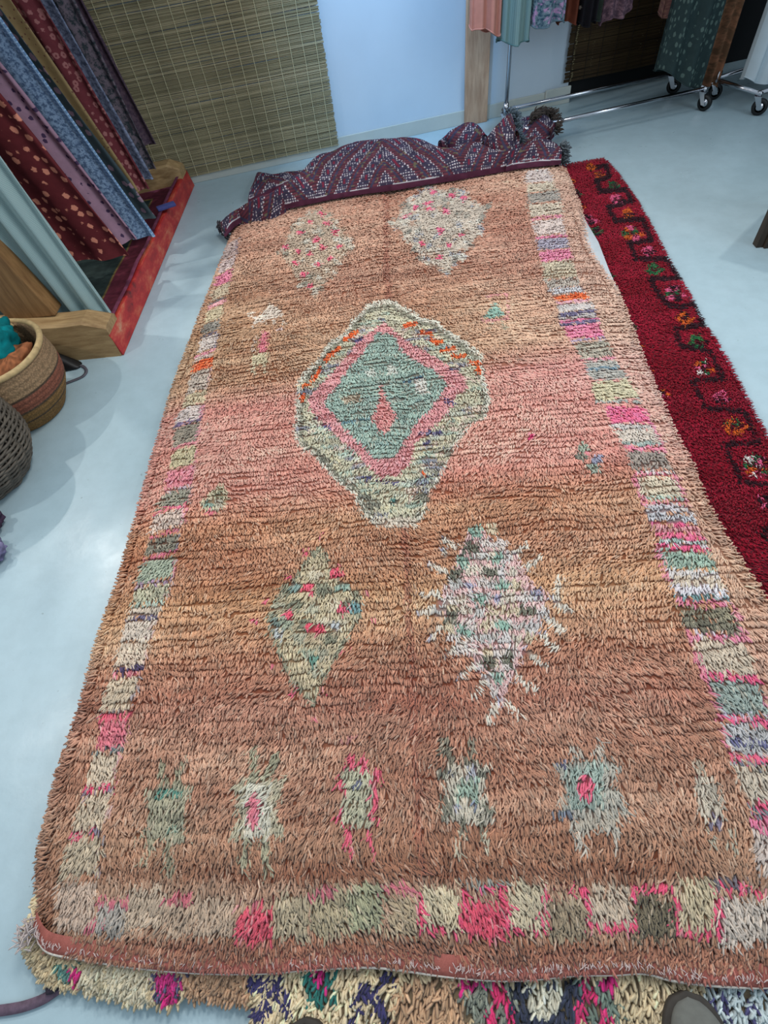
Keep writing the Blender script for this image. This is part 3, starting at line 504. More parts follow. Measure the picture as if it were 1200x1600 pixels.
ft = gridfaces(na, nb); bot = np.c_[P, Z - 0.012]; nn_ = na * nb
idx = np.arange(nn_).reshape(na, nb); loop = np.r_[idx[:, 0], idx[-1, 1:], idx[-2::-1, -1], idx[0, -2:0:-1]]; l2 = np.roll(loop, -1)
side = np.c_[loop, l2, l2 + nn_, loop + nn_]
meshnp('backing', np.vstack([top, bot]), np.vstack([ft, ft[:, ::-1] + nn_, side]), M_weave, rugroot, col=np.vstack([bc_, np.tile(lin((196, 190, 176)) * 0.9, (nn_, 1))]))
nrow, ncol = 282, 430
a = (np.arange(ncol) + 0.5) / ncol; b = 0.004 + ((np.arange(nrow) + 0.5) / nrow) ** 1.10 * 0.994
A, Bv = np.meshgrid(a, b, indexing='ij'); sh = A.shape
A = A + rng.normal(0, 0.25 / ncol, sh); Bv = Bv + rng.normal(0, 0.10 / nrow, sh) + (noise2(A * 24, Bv * nrow, 21) - 0.5) * 0.9 / nrow + (noise2(A * 7, Bv * 30, 22) - 0.5) * 1.6 / nrow
A = np.clip(A, 0.0, 1.0); Bv = np.clip(Bv, 0.0055, 1.0); P, Z = rug_z(A.ravel(), Bv.ravel()); n = len(Z)
# weft troughs: thin wavy gaps between bands of knots, most open across the middle of the rug
per = 0.0215; phs = (P[:, 1] - P[:, 0] * np.interp(P[:, 1], [0, 3.4], [-0.05, 0.14]) + (noise2(P[:, 0] * 7, P[:, 1] * 9, 23) - 0.5) * 0.030 + (noise2(P[:, 0] * 30, P[:, 1] * 14, 24) - 0.5) * 0.012) / per; fr_ = phs - np.floor(phs)
opn = np.clip((noise2(P[:, 0] * 3.2, np.floor(phs) * 3.7, 25) - 0.30) * 3, 0, 1) * np.clip((P[:, 1] - 0.05) / 0.4, 0.25, 1) * np.clip((3.2 - P[:, 1]) / 0.6, 0.3, 1)
keep = (fr_ > 0.16) | (rng.random(len(Z)) > opn * 0.9); P, Z, fr_, opn = P[keep], Z[keep], fr_[keep], opn[keep]; Af = A.ravel()[keep]; n = len(Z)
lenk = 1 - opn * np.clip((0.75 - fr_) / 0.55, 0, 1) * 0.42
jit = rng.normal(0, 0.003, (n, 2)); cfield = cv.sample(P[:, 0] + jit[:, 0], P[:, 1] + jit[:, 1] - 0.011)
bright = 1 + rng.normal(0, 0.07, n) + (noise2(P[:, 0] * 30, P[:, 1] * 60, 31) - 0.5) * 0.22
pale = (rng.random(n) < 0.10)[:, None]; cfield = np.where(pale, cfield * 0.6 + np.array([222, 190, 160]) * 0.4, cfield)
cm_ = cfield.mean(1)[:, None]; sat_ = np.where((cfield.max(1) - cfield.min(1))[:, None] > 120, 0.92, 0.71); cfield = cfield * sat_ + cm_ * (1 - sat_); col = lin(np.clip(cfield * bright[:, None], 8, 252)); col = np.clip(col * (1.66 - 0.85 * np.clip(col.mean(1), 0, 0.8))[:, None], 0, 0.86)
near = np.clip((1.2 - P[:, 1]) / 1.0, 0, 1)
ang = -math.pi / 2 + (noise2(P[:, 0] * 2.5, P[:, 1] * 2.5, 41) - 0.5) * 1.3 + (noise2(P[:, 0] * 9, P[:, 1] * 12, 42) - 0.5) * 1.1 + rng.normal(0, 0.16, n) - 0.15 * near + 0.35 * (1 - near) * np.clip(P[:, 1] - 2.7, 0, 1)
far = np.clip((P[:, 1] - 2.6) / 0.5, 0, 1); ang = ang + far * rng.normal(0, 0.7, n)
ea = np.minimum(Af, 1 - Af); ang = np.where(Af < 0.03, -2.6 + rng.normal(0, 0.3, n), ang); ang = np.where(Af > 0.975, -0.7 + rng.normal(0, 0.3, n), ang)
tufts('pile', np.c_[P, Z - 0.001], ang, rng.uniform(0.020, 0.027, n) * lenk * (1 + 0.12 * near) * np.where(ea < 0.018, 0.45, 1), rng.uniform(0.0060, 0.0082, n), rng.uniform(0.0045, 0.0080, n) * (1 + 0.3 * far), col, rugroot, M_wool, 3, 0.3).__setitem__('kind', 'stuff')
# bound lower edge: pale cord and stitches
cord = smoothpath([(p[0], p[1] - 0.004, 0.053 + 0.002 * math.sin(i)) for i, p in enumerate(B_)], 160)
pz = [(0.058 if i > 8 else 0.05) for i in range(160)]
tag(tubeobj('edge_cord', cord, 0.0028, m_plain('pale_cotton_cord', (206, 196, 184), 0.9, 0.15, 90), rugroot, 6), 'frayed whitish cord along the near edge')
bm_pts = cord[:, :2]; hemV = []; hn = len(cord)
for off, z in ((-0.003, 0.044), (0.0, 0.056), (0.010, 0.065), (0.036, 0.067)): hemV.append(np.c_[cord[:, 0], cord[:, 1] + off, np.full(hn, z)])
hv = np.stack(hemV, 1).reshape(-1, 3); hc = lin((168, 98, 88)) * (0.8 + 0.4 * rng.random((len(hv), 1)))
tag(meshnp('hem', hv, gridfaces(hn, 4), M_weave, rugroot, col=hc), 'flat reddish woven hem')
ns = 520; st = resample(cord, 0, np.sort(rng.random(ns))); keep = rng.random(ns) < (0.35 + 0.6 * (noise2(st[:, 0] * 5, st[:, 0] * 0, 61) > 0.5))
st = st[keep]; ns = len(st); tufts('stitches', np.c_[st[:, 0], st[:, 1] + 0.010 + rng.normal(0, 0.003, ns), np.full(ns, 0.068)], rng.uniform(0.5, 2.6, ns), rng.uniform(0.006, 0.012, ns), np.full(ns, 0.0022), np.full(ns, 0.002), np.tile(lin((214, 192, 186)), (ns, 1)), rugroot, M_wool).__setitem__('kind', 'stuff')
# pale frayed corner tassel
n = 60; q = at(52, 1458, 0.05); tufts('corner_tassel', np.c_[q[0] + rng.normal(0, 0.008, n), q[1] + rng.normal(0, 0.012, n), 0.045 + rng.random(n) * 0.02], rng.uniform(1.2, 4.6, n), rng.uniform(0.015, 0.03, n), np.full(n, 0.004), rng.uniform(0.0, 0.02, n), np.tile(lin((206, 190, 184)), (n, 1)), rugroot, M_wool).__setitem__('kind', 'stuff')

# --- crimson rug under the right side
rc = Canvas(0.6, 2.0, -0.2, 4.2, 0.004, (142, 18, 40), 0.035)
rc.a += ((noise2(rc.X * 8, rc.Y * 14, 71) - 0.5) * 30)[..., None] * np.array([1.0, 0.5, 0.7])
BK = (34, 16, 24); OG = (206, 96, 34); PK = (216, 92, 130); GR = (38, 96, 58); WH = (224, 214, 206)
rc.line([(925, 262), (948, 257), (953, 275), (932, 280), (938, 297), (976, 295), (987, 312), (950, 322), (962, 343), (1004, 340), (1019, 373), (985, 378), (996, 403), (1041, 402), (1061, 433), (1016, 434), (1030, 462), (1045, 476), (1068, 478), (1086, 470), (1099, 505), (1055, 512), (1065, 540), (1109, 546), (1135, 590), (1085, 593), (1106, 637), (1165, 640), (1188, 690), (1132, 693), (1160, 752), (1225, 758)], 8, BK, 0.85)
def flower(c, r, cols, n=14):
    rc.dot(c, r * 0.7, BK, 0.6)
    for i in range(n):
        t = i * 2.4; q = r * (0.25 + 0.75 * ((i * 0.618) % 1)); rc.dot((c[0] + q * math.cos(t), c[1] + q * 0.8 * math.sin(t)), r * 0.27, cols[i % len(cols)], 1, 0.5)
for c, r, cols in [((924, 258), 8, [OG]), ((936, 270), 8, [OG, (120, 50, 40)]), ((958, 286), 9, [GR, (30, 60, 44)]), ((963, 308), 11, [PK, PK, BK]), ((981, 330), 11, [OG, OG, BK]), ((988, 360), 16, [OG, GR, OG, PK]), ((1014, 388), 11, [PK, PK, BK]), ((1022, 417), 13, [GR, (50, 110, 66)]), ((1053, 455), 17, [PK, GR, PK, BK]), ((1069, 494), 14, [OG, BK, OG]), ((1090, 530), 15, [GR, (60, 120, 60), BK]), ((1101, 570), 16, [OG, PK, WH, GR]), ((1129, 617), 15, [PK, PK, BK]), ((1150, 661), 19, [OG, GR, OG]), ((1184, 722), 24, [WH, PK, OG, GR, BK, PK]), ((1200, 780), 15, [PK, BK]), ((1203, 830), 16, [BK]), ((896, 281), 5, [OG]), ((902, 300), 9, [GR, BK]), ((908, 320), 7, [OG, BK]), ((920, 340), 12, [PK, BK]), ((931, 358), 10, [GR, BK]), ((944, 398), 5, [PK, BK]), ((957, 428), 8, [GR, BK]), ((968, 456), 7, [PK, BK]), ((976, 478), 6, [OG]), ((990, 508), 7, [PK, GR]), ((1002, 540), 5, [OG, BK]), ((1038, 612), 8, [PK, BK, OG]), ((1015, 577), 4, [OG])]:
    flower(c, r, cols, 9 if r < 9 else 16)
RO2 = ptset([(1400, 1090), (1330, 930), (1260, 795), (1200, 686), (1180, 648), (1155, 600), (1130, 552), (1098, 502), (1073, 455), (1044, 405), (1018, 355), (992, 310), (965, 272), (945, 249)], 0.02)
RI2 = np.vstack([RO2[0] - [0.62, 0, 0], ptset([(1010, 560), (960, 450), (925, 372)], 0.02)]) ; RI2[:, 0] = [0.72, 0.80, 0.93, 0.96]; RI2[:, 1] = [RO2[0][1] - 0.02, 2.0, 2.6, 3.0]
RI2 = np.vstack([RI2, at(868, 262, 0.02)])
rug2 = Coons(RI2, RO2, np.array([RI2[0], RO2[0]]), np.array([RI2[-1], RO2[-1]]))
r2 = empty('shaggy_rug', (1.1, 2.4, 0), 'crimson shaggy rug with black zigzag and small flowers, right of the salmon rug', 'rug')
def r2z(a, b):
    P = rug2(a, b); return P, 0.014 + 0.010 * np.sin(np.clip((1 - a) / 0.08, 0, 1) * math.pi / 2)
A, Bv = np.meshgrid(np.linspace(0, 1, 24), np.linspace(0, 1, 140), indexing='ij'); P, Z = r2z(A.ravel(), Bv.ravel()); nn_ = len(Z)
ft = gridfaces(24, 140); idx = np.arange(nn_).reshape(24, 140); loop = np.r_[idx[:, 0], idx[-1, 1:], idx[-2::-1, -1], idx[0, -2:0:-1]]; l2 = np.roll(loop, -1)
meshnp('backing', np.vstack([np.c_[P, Z], np.c_[P, Z * 0 + 0.004]]), np.vstack([ft, ft[:, ::-1] + nn_, np.c_[loop, l2, l2 + nn_, loop + nn_]]), M_weave, r2, col=np.tile(lin((112, 20, 36)), (2 * nn_, 1)))
n = 38000; a = rng.random(n); b = rng.random(n); P, Z = r2z(a, b); c = rc.sample(P[:, 0] + rng.normal(0, 0.003, n), P[:, 1] + rng.normal(0, 0.003, n) - 0.008)
col = lin(np.clip(c * (1 + rng.normal(0, 0.10, n))[:, None], 5, 245)); ang = -math.pi / 2 + (noise2(P[:, 0] * 5, P[:, 1] * 5, 81) - 0.5) * 2.0 + rng.normal(0, 0.45, n); ang = np.where(a > 0.97, rng.normal(-0.2, 0.4, n), ang); ang = np.where(b > 0.992, rng.normal(1.5, 0.4, n), ang)
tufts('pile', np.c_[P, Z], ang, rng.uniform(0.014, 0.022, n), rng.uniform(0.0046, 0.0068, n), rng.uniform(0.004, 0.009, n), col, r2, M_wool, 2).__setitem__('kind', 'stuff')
# pale lining layer glimpsed between them
LV = ptset([(900, 320), (935, 378), (951, 420), (966, 455), (970, 480), (992, 520), (1000, 545)], 0.045); LI3 = LV - [0.25, 0, 0]
V = np.vstack([LV, LI3, LV - [0, 0, 0.006], LI3 - [0, 0, 0.006]]); k = len(LV); f = [(i, i + 1, k + i + 1, k + i) for i in range(k - 1)] + [(2 * k + i + 1, 2 * k + i, 3 * k + i, 3 * k + i + 1) for i in range(k - 1)] + [(i + 1, i, 2 * k + i, 2 * k + i + 1) for i in range(k - 1)] + [(0, k, 3 * k, 2 * k), (k - 1, 3 * k - 1, 4 * k - 1, 2 * k - 1)]
tag(meshnp('folded_cloth', V, np.array(f), m_plain('white_cotton', (214, 218, 220), 0.9, 0.05, 30)), 'white cloth edge peeping between the salmon rug and the crimson rug', 'cloth')

# --- cream rug at the near edge
cc_ = Canvas(-1.2, 1.2, -0.75, 0.25, 0.003, (206, 186, 152), 0.03)
cc_.a += ((noise2(cc_.X * 9, cc_.Y * 12, 91) - 0.5) * 34)[..., None]
NV = (62, 58, 96); TE = (52, 112, 104); MG = (204, 52, 122)
cc_.poly([(285, 1515), (385, 1515), (398, 1580), (290, 1566)], (176, 136, 108), 0.8); cc_.poly([(125, 1510), (240, 1512), (235, 1570), (135, 1550)], (206, 196, 172), 0.8)
cc_.poly([(92, 1508), (116, 1508), (112, 1530), (100, 1532)], (90, 126, 118)); cc_.poly([(116, 1508), (132, 1510), (130, 1530), (112, 1540)], MG); cc_.poly([(242, 1518), (285, 1518), (284, 1566), (248, 1562)], (86, 84, 106)); cc_.poly([(244, 1518), (282, 1520), (280, 1540), (260, 1548), (245, 1536)], MG, 0.85); cc_.poly([(254, 1550), (280, 1544), (278, 1568), (256, 1566)], MG); cc_.poly([(150, 1530), (170, 1526), (160, 1560)], (180, 168, 140))
cc_.poly([(390, 1522), (418, 1522), (416, 1544), (395, 1546)], NV); cc_.line([(404, 1590), (420, 1572), (437, 1536), (448, 1560), (456, 1600)], 11, NV); cc_.line([(430, 1528), (442, 1528)], 12, NV)
cc_.poly([(474, 1518), (528, 1518), (526, 1572), (480, 1568)], TE); cc_.line([(490, 1552), (494, 1532), (506, 1528), (516, 1552)], 9, MG); cc_.line([(500, 1532), (506, 1518)], 9, MG)
cc_.line([(548, 1640), (550, 1592), (562, 1565), (578, 1540), (596, 1570), (606, 1600), (612, 1640)], 13, NV); cc_.poly([(590, 1518), (618, 1518), (618, 1544), (600, 1546)], NV)
cc_.poly([(632, 1530), (722, 1530), (740, 1640), (606, 1640)], (176, 138, 108), 0.8)
cc_.poly([(720, 1530), (800, 1534), (812, 1640), (744, 1640)], (110, 118, 110), 0.8); cc_.dot((738, 1540), 14, MG); cc_.line([(752, 1640), (766, 1590), (776, 1540)], 14, (208, 60, 108)); cc_.line([(776, 1545), (800, 1580), (812, 1640)], 14, (208, 60, 108))
cc_.poly([(796, 1534), (910, 1534), (902, 1640), (818, 1640)], (58, 62, 78)); cc_.poly([(822, 1534), (876, 1536), (884, 1575), (862, 1592), (836, 1590), (826, 1560)], (206, 200, 180))
cc_.poly([(905, 1530), (960, 1530), (968, 1600), (900, 1600)], (88, 110, 104), 0.8); cc_.line([(905, 1605), (912, 1572), (922, 1535)], 12, (208, 60, 112)); cc_.line([(918, 1545), (940, 1575), (956, 1605)], 12, (208, 60, 112)); cc_.dot((952, 1538), 14, MG)
cc_.poly([(962, 1530), (1024, 1530), (1020, 1640), (968, 1640)], (190, 172, 140)); cc_.poly([(1100, 1530), (1250, 1530), (1250, 1640), (1110, 1640)], (180, 190, 190)); 
for q in (((1124, 1535), (1128, 1560), (1118, 1585)), ((1160, 1540), (1176, 1570), (1180, 1610)), ((1136, 1575), (1146, 1600)), ((1200, 1540), (1215, 1580))): cc_.line(q, 10, NV, 0.9)
BL = ptset([(34, 1478), (38, 1518), (60, 1546), (100, 1556), (150, 1566), (200, 1580), (250, 1582), (300, 1570), (370, 1578), (400, 1592)], 0.02)[:, :2]
BL = BL + [0.016, 0.022]
BL = np.vstack([BL, [[-0.42, -0.27], [-0.36, -0.40], [-0.1, -0.46], [0.4, -0.50], [0.95, -0.50]]])
TL = np.array([[BL[0][0], BL[0][1]], [-0.95, 0.12], [0.0, 0.12], [0.95, 0.05]]); z0 = lambda q: np.c_[q, np.zeros(len(q))]
TL2 = np.array([[BL[0][0] + 0.01, BL[0][1] + 0.10], [0.0, 0.10], [0.95, 0.05]])
rug3 = Coons(z0(np.array([BL[0], TL2[0]])), z0(np.array([BL[-1], TL2[-1]])), z0(BL), z0(TL2))
r3 = empty('shaggy_rug', (0, -0.2, 0), 'cream shaggy rug with navy, teal and magenta motifs, at the pile near edge', 'rug')
A, Bv = np.meshgrid(np.linspace(0, 1, 120), np.linspace(0, 1, 24), indexing='ij'); P = rug3(A.ravel(), Bv.ravel()); Z = 0.012 + 0.014 * np.sin(np.clip(Bv.ravel() / 0.2, 0, 1) * math.pi / 2); nn_ = len(Z)
ft = gridfaces(120, 24); idx = np.arange(nn_).reshape(120, 24); loop = np.r_[idx[:, 0], idx[-1, 1:], idx[-2::-1, -1], idx[0, -2:0:-1]]; l2 = np.roll(loop, -1)
meshnp('backing', np.vstack([np.c_[P, Z], np.c_[P, Z * 0 + 0.004]]), np.vstack([ft, ft[:, ::-1] + nn_, np.c_[loop, l2, l2 + nn_, loop + nn_]]), M_weave, r3, col=np.tile(lin((150, 130, 104)), (2 * nn_, 1)))
n = 19000; a = rng.random(n); b = rng.random(n); P = rug3(a, b); Z = 0.012 + 0.014 * np.sin(np.clip(b / 0.2, 0, 1) * math.pi / 2)
c = cc_.sample(P[:, 0], P[:, 1] - 0.012); col = lin(np.clip(c * (1 + rng.normal(0, 0.09, n))[:, None], 5, 245)); ang = -math.pi / 2 - 0.25 + rng.normal(0, 0.45, n); ang = np.where(a < 0.03, -2.7 + rng.normal(0, 0.4, n), ang)
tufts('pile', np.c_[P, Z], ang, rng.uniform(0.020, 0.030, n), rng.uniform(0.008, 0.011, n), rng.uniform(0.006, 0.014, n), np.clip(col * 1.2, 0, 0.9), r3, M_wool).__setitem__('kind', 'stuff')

# ------------------------------------------------------------------ folded kilim heap
def kpat(u, w, seed=0):
    """flat-weave pattern in metres: maroon ground, slanted navy lattice bands with white dots"""
    K = 0.0072; tri = np.abs(((u / 0.90 + 0.30) % 1.0) - 0.5) * 2
    q = w * 0.9 + tri * 0.62; r = q % 0.19; col = np.empty((len(u), 3)); rib = (np.floor(w / 0.0085) % 2)
    col[:] = np.array([106, 56, 66]); col[rib > 0] = np.array([76, 48, 60])
    st_ = (r > 0.125) & ((((r - 0.125) / 0.021).astype(int) % 3) == 1); col[st_] = (66, 62, 84)
    ol = (noise2(u * 60, w * 110, 5 + seed) > 0.80) & (r > 0.12); col[ol] = (112, 104, 84)
    lat = r < 0.095; col[lat] = np.array([72, 60, 78]); col[lat & (rib > 0)] = np.array([60, 58, 78])
    al = (u * 1.1 + w * 0.3) % 0.075 / 0.075 - 0.5; ac = np.abs(r / 0.095 - 0.5); d = np.abs(al) + ac
    dots = (np.floor(u / K) % 2 == 0) & (np.floor(w / K) % 2 == 0)
    edge = lat & (np.abs(d - 0.5) < 0.095) & dots; col[edge] = (206, 196, 200)
    core = lat & (d < 0.20); col[core] = (122, 44, 62)
    bd = ((r < 0.010) | (np.abs(r - 0.095) < 0.009)) & dots; col[bd] = (216, 208, 212)
    sel = w < 0.03; col[sel] = (84, 44, 62); col[(np.abs(w - 0.03) < 0.0028) & (noise2(u * 12, w * 0, 8) > 0.45)] = (190, 186, 190)
    return col * (0.88 + 0.24 * noise2(u * 40, w * 60, 9))[:, None]
def interp_px(P, x): return float(np.interp(x, [p[0] for p in P], [p[1] for p in P]))
def heap(name, front, sil, zf, hfun, parent, nu, nw, backz=0.01, backk=0.55, seed=0, bulge=0.012, pat=kpat, kind=None, wscale=1.0):
    """front, sil: matched lists of traced points (same length)"""
    k = len(front); t = np.linspace(0, k - 1, nu); F_ = np.array([at(p[0], p[1], zf(i / (k - 1))) for i, p in enumerate(front)]); Cr = np.array([at(p[0], p[1], hfun(i / (k - 1))) for i, p in enumerate(sil)])
    Fp = smoothpath(F_, nu); Cp = smoothpath(Cr, nu); dirv = Cp - Fp; dirv[:, 2] = 0
    th = np.linspace(0, math.pi, nw); V = []; Wd = []
    for j in range(nw):
        c = math.cos(th[j]); s_ = math.sin(th[j])
        if th[j] <= math.pi / 2: p = Fp + dirv * (1 - c); p[:, 2] = Fp[:, 2] + (Cp[:, 2] - Fp[:, 2]) * s_
        else: p = Cp + dirv * (-c) * backk; p[:, 2] = backz + (Cp[:, 2] - backz) * s_
        V.append(p)
    V = np.stack(V, 1)                                     # nu, nw, 3
    du = np.linalg.norm(np.diff(V, axis=0), axis=2); u = np.vstack([np.zeros((1, nw)), np.cumsum(du, 0)]); u = np.repeat(u[:, nw // 3:nw // 3 + 1], nw, 1)
    dw = np.linalg.norm(np.diff(V, axis=1), axis=2); w_ = np.hstack([np.zeros((nu, 1)), np.cumsum(dw, 1)])
    nz = (noise2(u * 4.5 + seed, w_ * 5 + seed, 15) - 0.5) * 0.035 + (noise2(u * 14, w_ * 9, 16) - 0.5) * 0.010 + 0.0010 * np.sin(w_ / 0.0085 * math.pi)
    fade = np.clip(np.sin(np.linspace(0, math.pi, nw)) * 1.6, 0, 1)[None, :]; V[..., 2] += nz * fade * np.clip(V[..., 2] / 0.08, 0.3, 1)
    V[..., 2] = np.maximum(V[..., 2], 0.004)
    col = lin(np.clip(pat((u + seed * 0.31).ravel(), (w_ * wscale).ravel(), seed), 0, 255))
    return meshnp(name, V.reshape(-1, 3), gridfaces(nu, nw), M_weave, parent, col=col)
kil = empty('folded_kilim', tuple(at(620, 270, 0)), 'maroon and navy kilim with dotted white diamonds, gathered at the far end of the pile', 'rug')
fr = [(352, 371), (368, 354), (390, 342), (427, 331), (475, 321), (523, 311), (572, 303), (620, 297), (672, 288), (712, 282), (745, 276), (778, 270), (812, 263), (845, 260), (872, 257)]
sl = [(341, 353), (360, 334), (386, 318), (424, 299), (464, 271), (508, 240), (562, 223), (612, 222), (656, 220), (700, 232), (738, 222), (778, 236), (818, 232), (850, 222), (876, 228)]
zf = lambda t: 0.055 + 0.035 * min(1, t / 0.2); hf = lambda t: 0.075 + 0.155 * math.sin(min(1, max(0, t) / 0.33) * math.pi / 2) - 0.07 * max(0, (t - 0.55) / 0.45)
heap('main_fold', fr, sl, zf, hf, kil, 760, 190)
heap('back_fold', [(388, 318), (410, 310), (440, 296), (480, 280), (520, 262)], [(396, 286), (404, 274), (430, 272), (470, 264), (505, 258)], lambda t: 0.02, lambda t: 0.06, kil, 150, 50, 0.005, 0.5, 3)
heap('middle_fold', [(684, 232), (705, 236), (730, 236), (752, 232), (764, 226)], [(690, 222), (706, 203), (730, 192), (746, 196), (756, 212)], lambda t: 0.10, lambda t: 0.16 + 0.05 * math.sin(t * math.pi), kil, 130, 90, 0.005, 0.5, 5)
heap('raised_fold', [(752, 232), (768, 240), (784, 246), (800, 246), (812, 240)], [(756, 222), (776, 198), (794, 180), (801, 184), (806, 206)], lambda t: 0.14, lambda t: 0.19 + 0.09 * math.sin(min(1, t * 1.3) * math.pi * 0.7), kil, 130, 110, 0.005, 0.35, 7)
heap('far_fold', [(812, 226), (826, 228), (842, 226), (856, 222), (866, 214)], [(812, 184), (826, 180), (842, 179), (856, 182), (866, 194)], lambda t: 0.05, lambda t: 0.15, kil, 110, 80, 0.005, 0.4, 9)
# end roll on the right and its grey fringes
heap('end_roll', [(790, 268), (812, 264), (836, 261), (858, 259), (876, 257)], [(800, 238), (820, 219), (842, 213), (864, 220), (878, 232)], lambda t: 0.095, lambda t: 0.17, kil, 150, 100, 0.005, 0.5, 11)
def fringe(pxs, z0, z1, n, colr, L, name='fringe'):
    P = np.array([at(p[0], p[1], z0 + (z1 - z0) * i / (len(pxs) - 1)) for i, p in enumerate(pxs)]); t = rng.random(n) * (len(pxs) - 1); i = t.astype(int); f = (t - i)[:, None]; R = P[i] * (1 - f) + P[np.minimum(i + 1, len(P) - 1)] * f + rng.normal(0, 0.008, (n, 3))
    R[:, 2] = np.maximum(R[:, 2], 0.01)
    o = tufts(name, R, rng.uniform(-1.2, 1.2, n), rng.uniform(0.4, 1, n) * L, np.full(n, 0.009), rng.uniform(-0.01, 0.03, n), lin(np.array(colr)) * (0.7 + 0.6 * rng.random((n, 1))), kil, M_wool); o['kind'] = 'stuff'; return o
fringe([(877, 228), (881, 240), (880, 256)], 0.15, 0.06, 260, (98, 106, 112), 0.035)
fringe([(797, 178), (806, 184), (808, 200), (807, 214), (815, 222)], 0.27, 0.16, 320, (92, 106, 116), 0.035)
fringe([(828, 186), (840, 178), (852, 178), (862, 182), (868, 194), (870, 206)], 0.16, 0.09, 420, (72, 62, 56), 0.05)
fringe([(342, 352), (346, 362), (356, 370)], 0.07, 0.04, 120, (70, 66, 70), 0.02)

# ------------------------------------------------------------------ fabric display on the left
XB = -1.345; Y0 = 2.17; Y1 = 3.86
plat = empty('display_platform', (XB - 0.5, (Y0 + Y1) / 2, 0), 'low timber platform with a chipped red front board, carrying the hanging fabric lengths', 'platform')
def beam(yy0, zt, x1=XB - 0.012, w_=0.13, xl=-2.75, sk=0.0):
    bm = bmesh.new(); nsg = 14; rows = []
    for i in range(nsg + 1):
        x = xl + (x1 - xl) * i / nsg; y = yy0 + (x - x1) * sk; k = 1.0 if i < nsg - 1 else (0.97 if i == nsg - 1 else 0.80); zz = zt * (0.96 + 0.05 * math.sin(i * 0.9)) * (1.0 if i < nsg else 0.78)
        rows.append([bm.verts.new(v) for v in ((x, y, 0.0), (x, y + w_, 0.0), (x, y + w_, zz * 0.93), (x, y + w_ * 0.85, zz), (x, y + w_ * 0.12, zz), (x, y + 0.002, zz * 0.95))])
    for r0, r1 in zip(rows[:-1], rows[1:]):
        for j in range(6): bm.faces.new((r0[j], r0[(j + 1) % 6], r1[(j + 1) % 6], r1[j]))
    bm.faces.new(rows[0]); bm.faces.new(rows[-1][::-1]); bmesh.ops.recalc_face_normals(bm, faces=bm.faces)
    return bmobj('cross_beam', bm, M_beam, plat)
beam(Y0, 0.205); beam(Y1 - 0.01, 0.215, w_=0.12, xl=-2.3, sk=math.tan(ANG))
bm = bmesh.new(); hexa(bm, [(XB - 0.04, Y0 + 0.02, 0), (XB, Y0, 0), (XB, Y1 + 0.15, 0), (XB - 0.04, Y1 + 0.14, 0), (XB - 0.05, Y0 + 0.02, 0.125), (XB - 0.012, Y0 - 0.002, 0.12), (XB - 0.012, Y1 + 0.13, 0.105), (XB - 0.045, Y1 + 0.12, 0.11)], 0.006)
tag(bmobj('front_board', bm, M_red, plat), 'chipped red painted board')
bm = bmesh.new(); hexa(bm, [(-2.7, Y0 + 0.13, z) if q == 0 else (XB - 0.05, Y0 + 0.13, z) if q == 1 else (XB - 0.05, Y1 - 0.03, z) if q == 2 else (-2.7, Y1 - 0.35, z) for z in (0.01, 0.06) for q in range(4)], 0.004); bmobj('deck', bm, m_plain('dark_stained_board', (46, 38, 34), 0.7, 0.2, 5), plat)
# leaning post
def ponY(px, py, y): return onplane(px, py, (0, y, 0), np.array([0, 1.0, 0]))
def leanline(b, target):
    """bottom point b (world) and a pixel further up the same edge: returns direction per metre of height in plane y = const"""
    q = ponY(target[0], target[1], b[1]); d = (q - b); return d / d[2]
bR = ponY(94, 480, Y0 + 0.14); bL_ = ponY(27, 492, Y0 + 0.14); dR = leanline(bR, (0, 378))
bm = bmesh.new(); cs = []
for z in (0.195, 1.9):
    r = bR + dR * (z - bR[2]); l = bL_ + dR * (z - bL_[2]); r = np.array([r[0], Y0 + 0.135, z]); l = np.array([l[0], Y0 + 0.135, z]); cs += [tuple(l - [0, 0.06, 0]), tuple(r - [0, 0.06, 0]), tuple(r + [0, 0.03, 0]), tuple(l + [0, 0.03, 0])]
hexa(bm, cs, 0.006); bmobj('leaning_post', bm, m_wood('brown_planed_timber', (112, 80, 48), (146, 110, 70), 5, (9, 9, 1.0)), plat)
# little kilim lying on the platform
def matpat(X, Y):
    col = np.empty((len(X), 3)); d = (XB - 0.03) - X; dy = (Y1 - 0.02) - Y; m = np.minimum(d, dy * 1.0)
    col[:] = (40, 50, 48); band = m < 0.15; tri = np.abs(((Y + X) / 0.16) % 1 - 0.5) * 0.10
    col[band] = (84, 34, 46); tr = band & (m < 0.02 + tri * 1.0); col[tr] = (112, 58, 78); yl = (m > 0.15) & (m < 0.165); col[yl] = (110, 92, 52)
    return col * (0.85 + 0.3 * noise2(X * 60, Y * 60, 3))[:, None]
nx, ny = 90, 200; X, Y = np.meshgrid(np.linspace(XB - 0.80, XB - 0.022, nx), np.linspace(Y0 + 0.14, Y1 - 0.03, ny), indexing='ij')
Z = 0.075 + (noise2(X * 5, Y * 5, 4) - 0.5) * 0.012 + 0.052 * np.clip((X - (XB - 0.075)) / 0.03, 0, 1) ** 1.0
Z = np.where(Y < Y0 + 0.3, Z - 0.0, Z)
tag(meshnp('floor_kilim', np.c_[X.ravel(), Y.ravel(), Z.ravel()], gridfaces(nx, ny), M_weave, col=lin(np.clip(matpat(X.ravel(), Y.ravel()), 0, 255))), 'small dark green kilim with maroon and purple border, on the platform under the fabrics', 'rug')
q = at(262, 322, 0.14); bm = bmesh.new(); box(bm, (q[0] - 0.01, q[1] + 0.0, 0.14), (0.11, 0.045, 0.018), 0.5, 0.005); tag(bmobj('cloth_scrap', bm, m_plain('blue_violet_cotton', (70, 74, 130), 0.9, 0.1, 30), None, True), 'small blue-violet cloth scrap on the far corner of the red board', 'cloth')

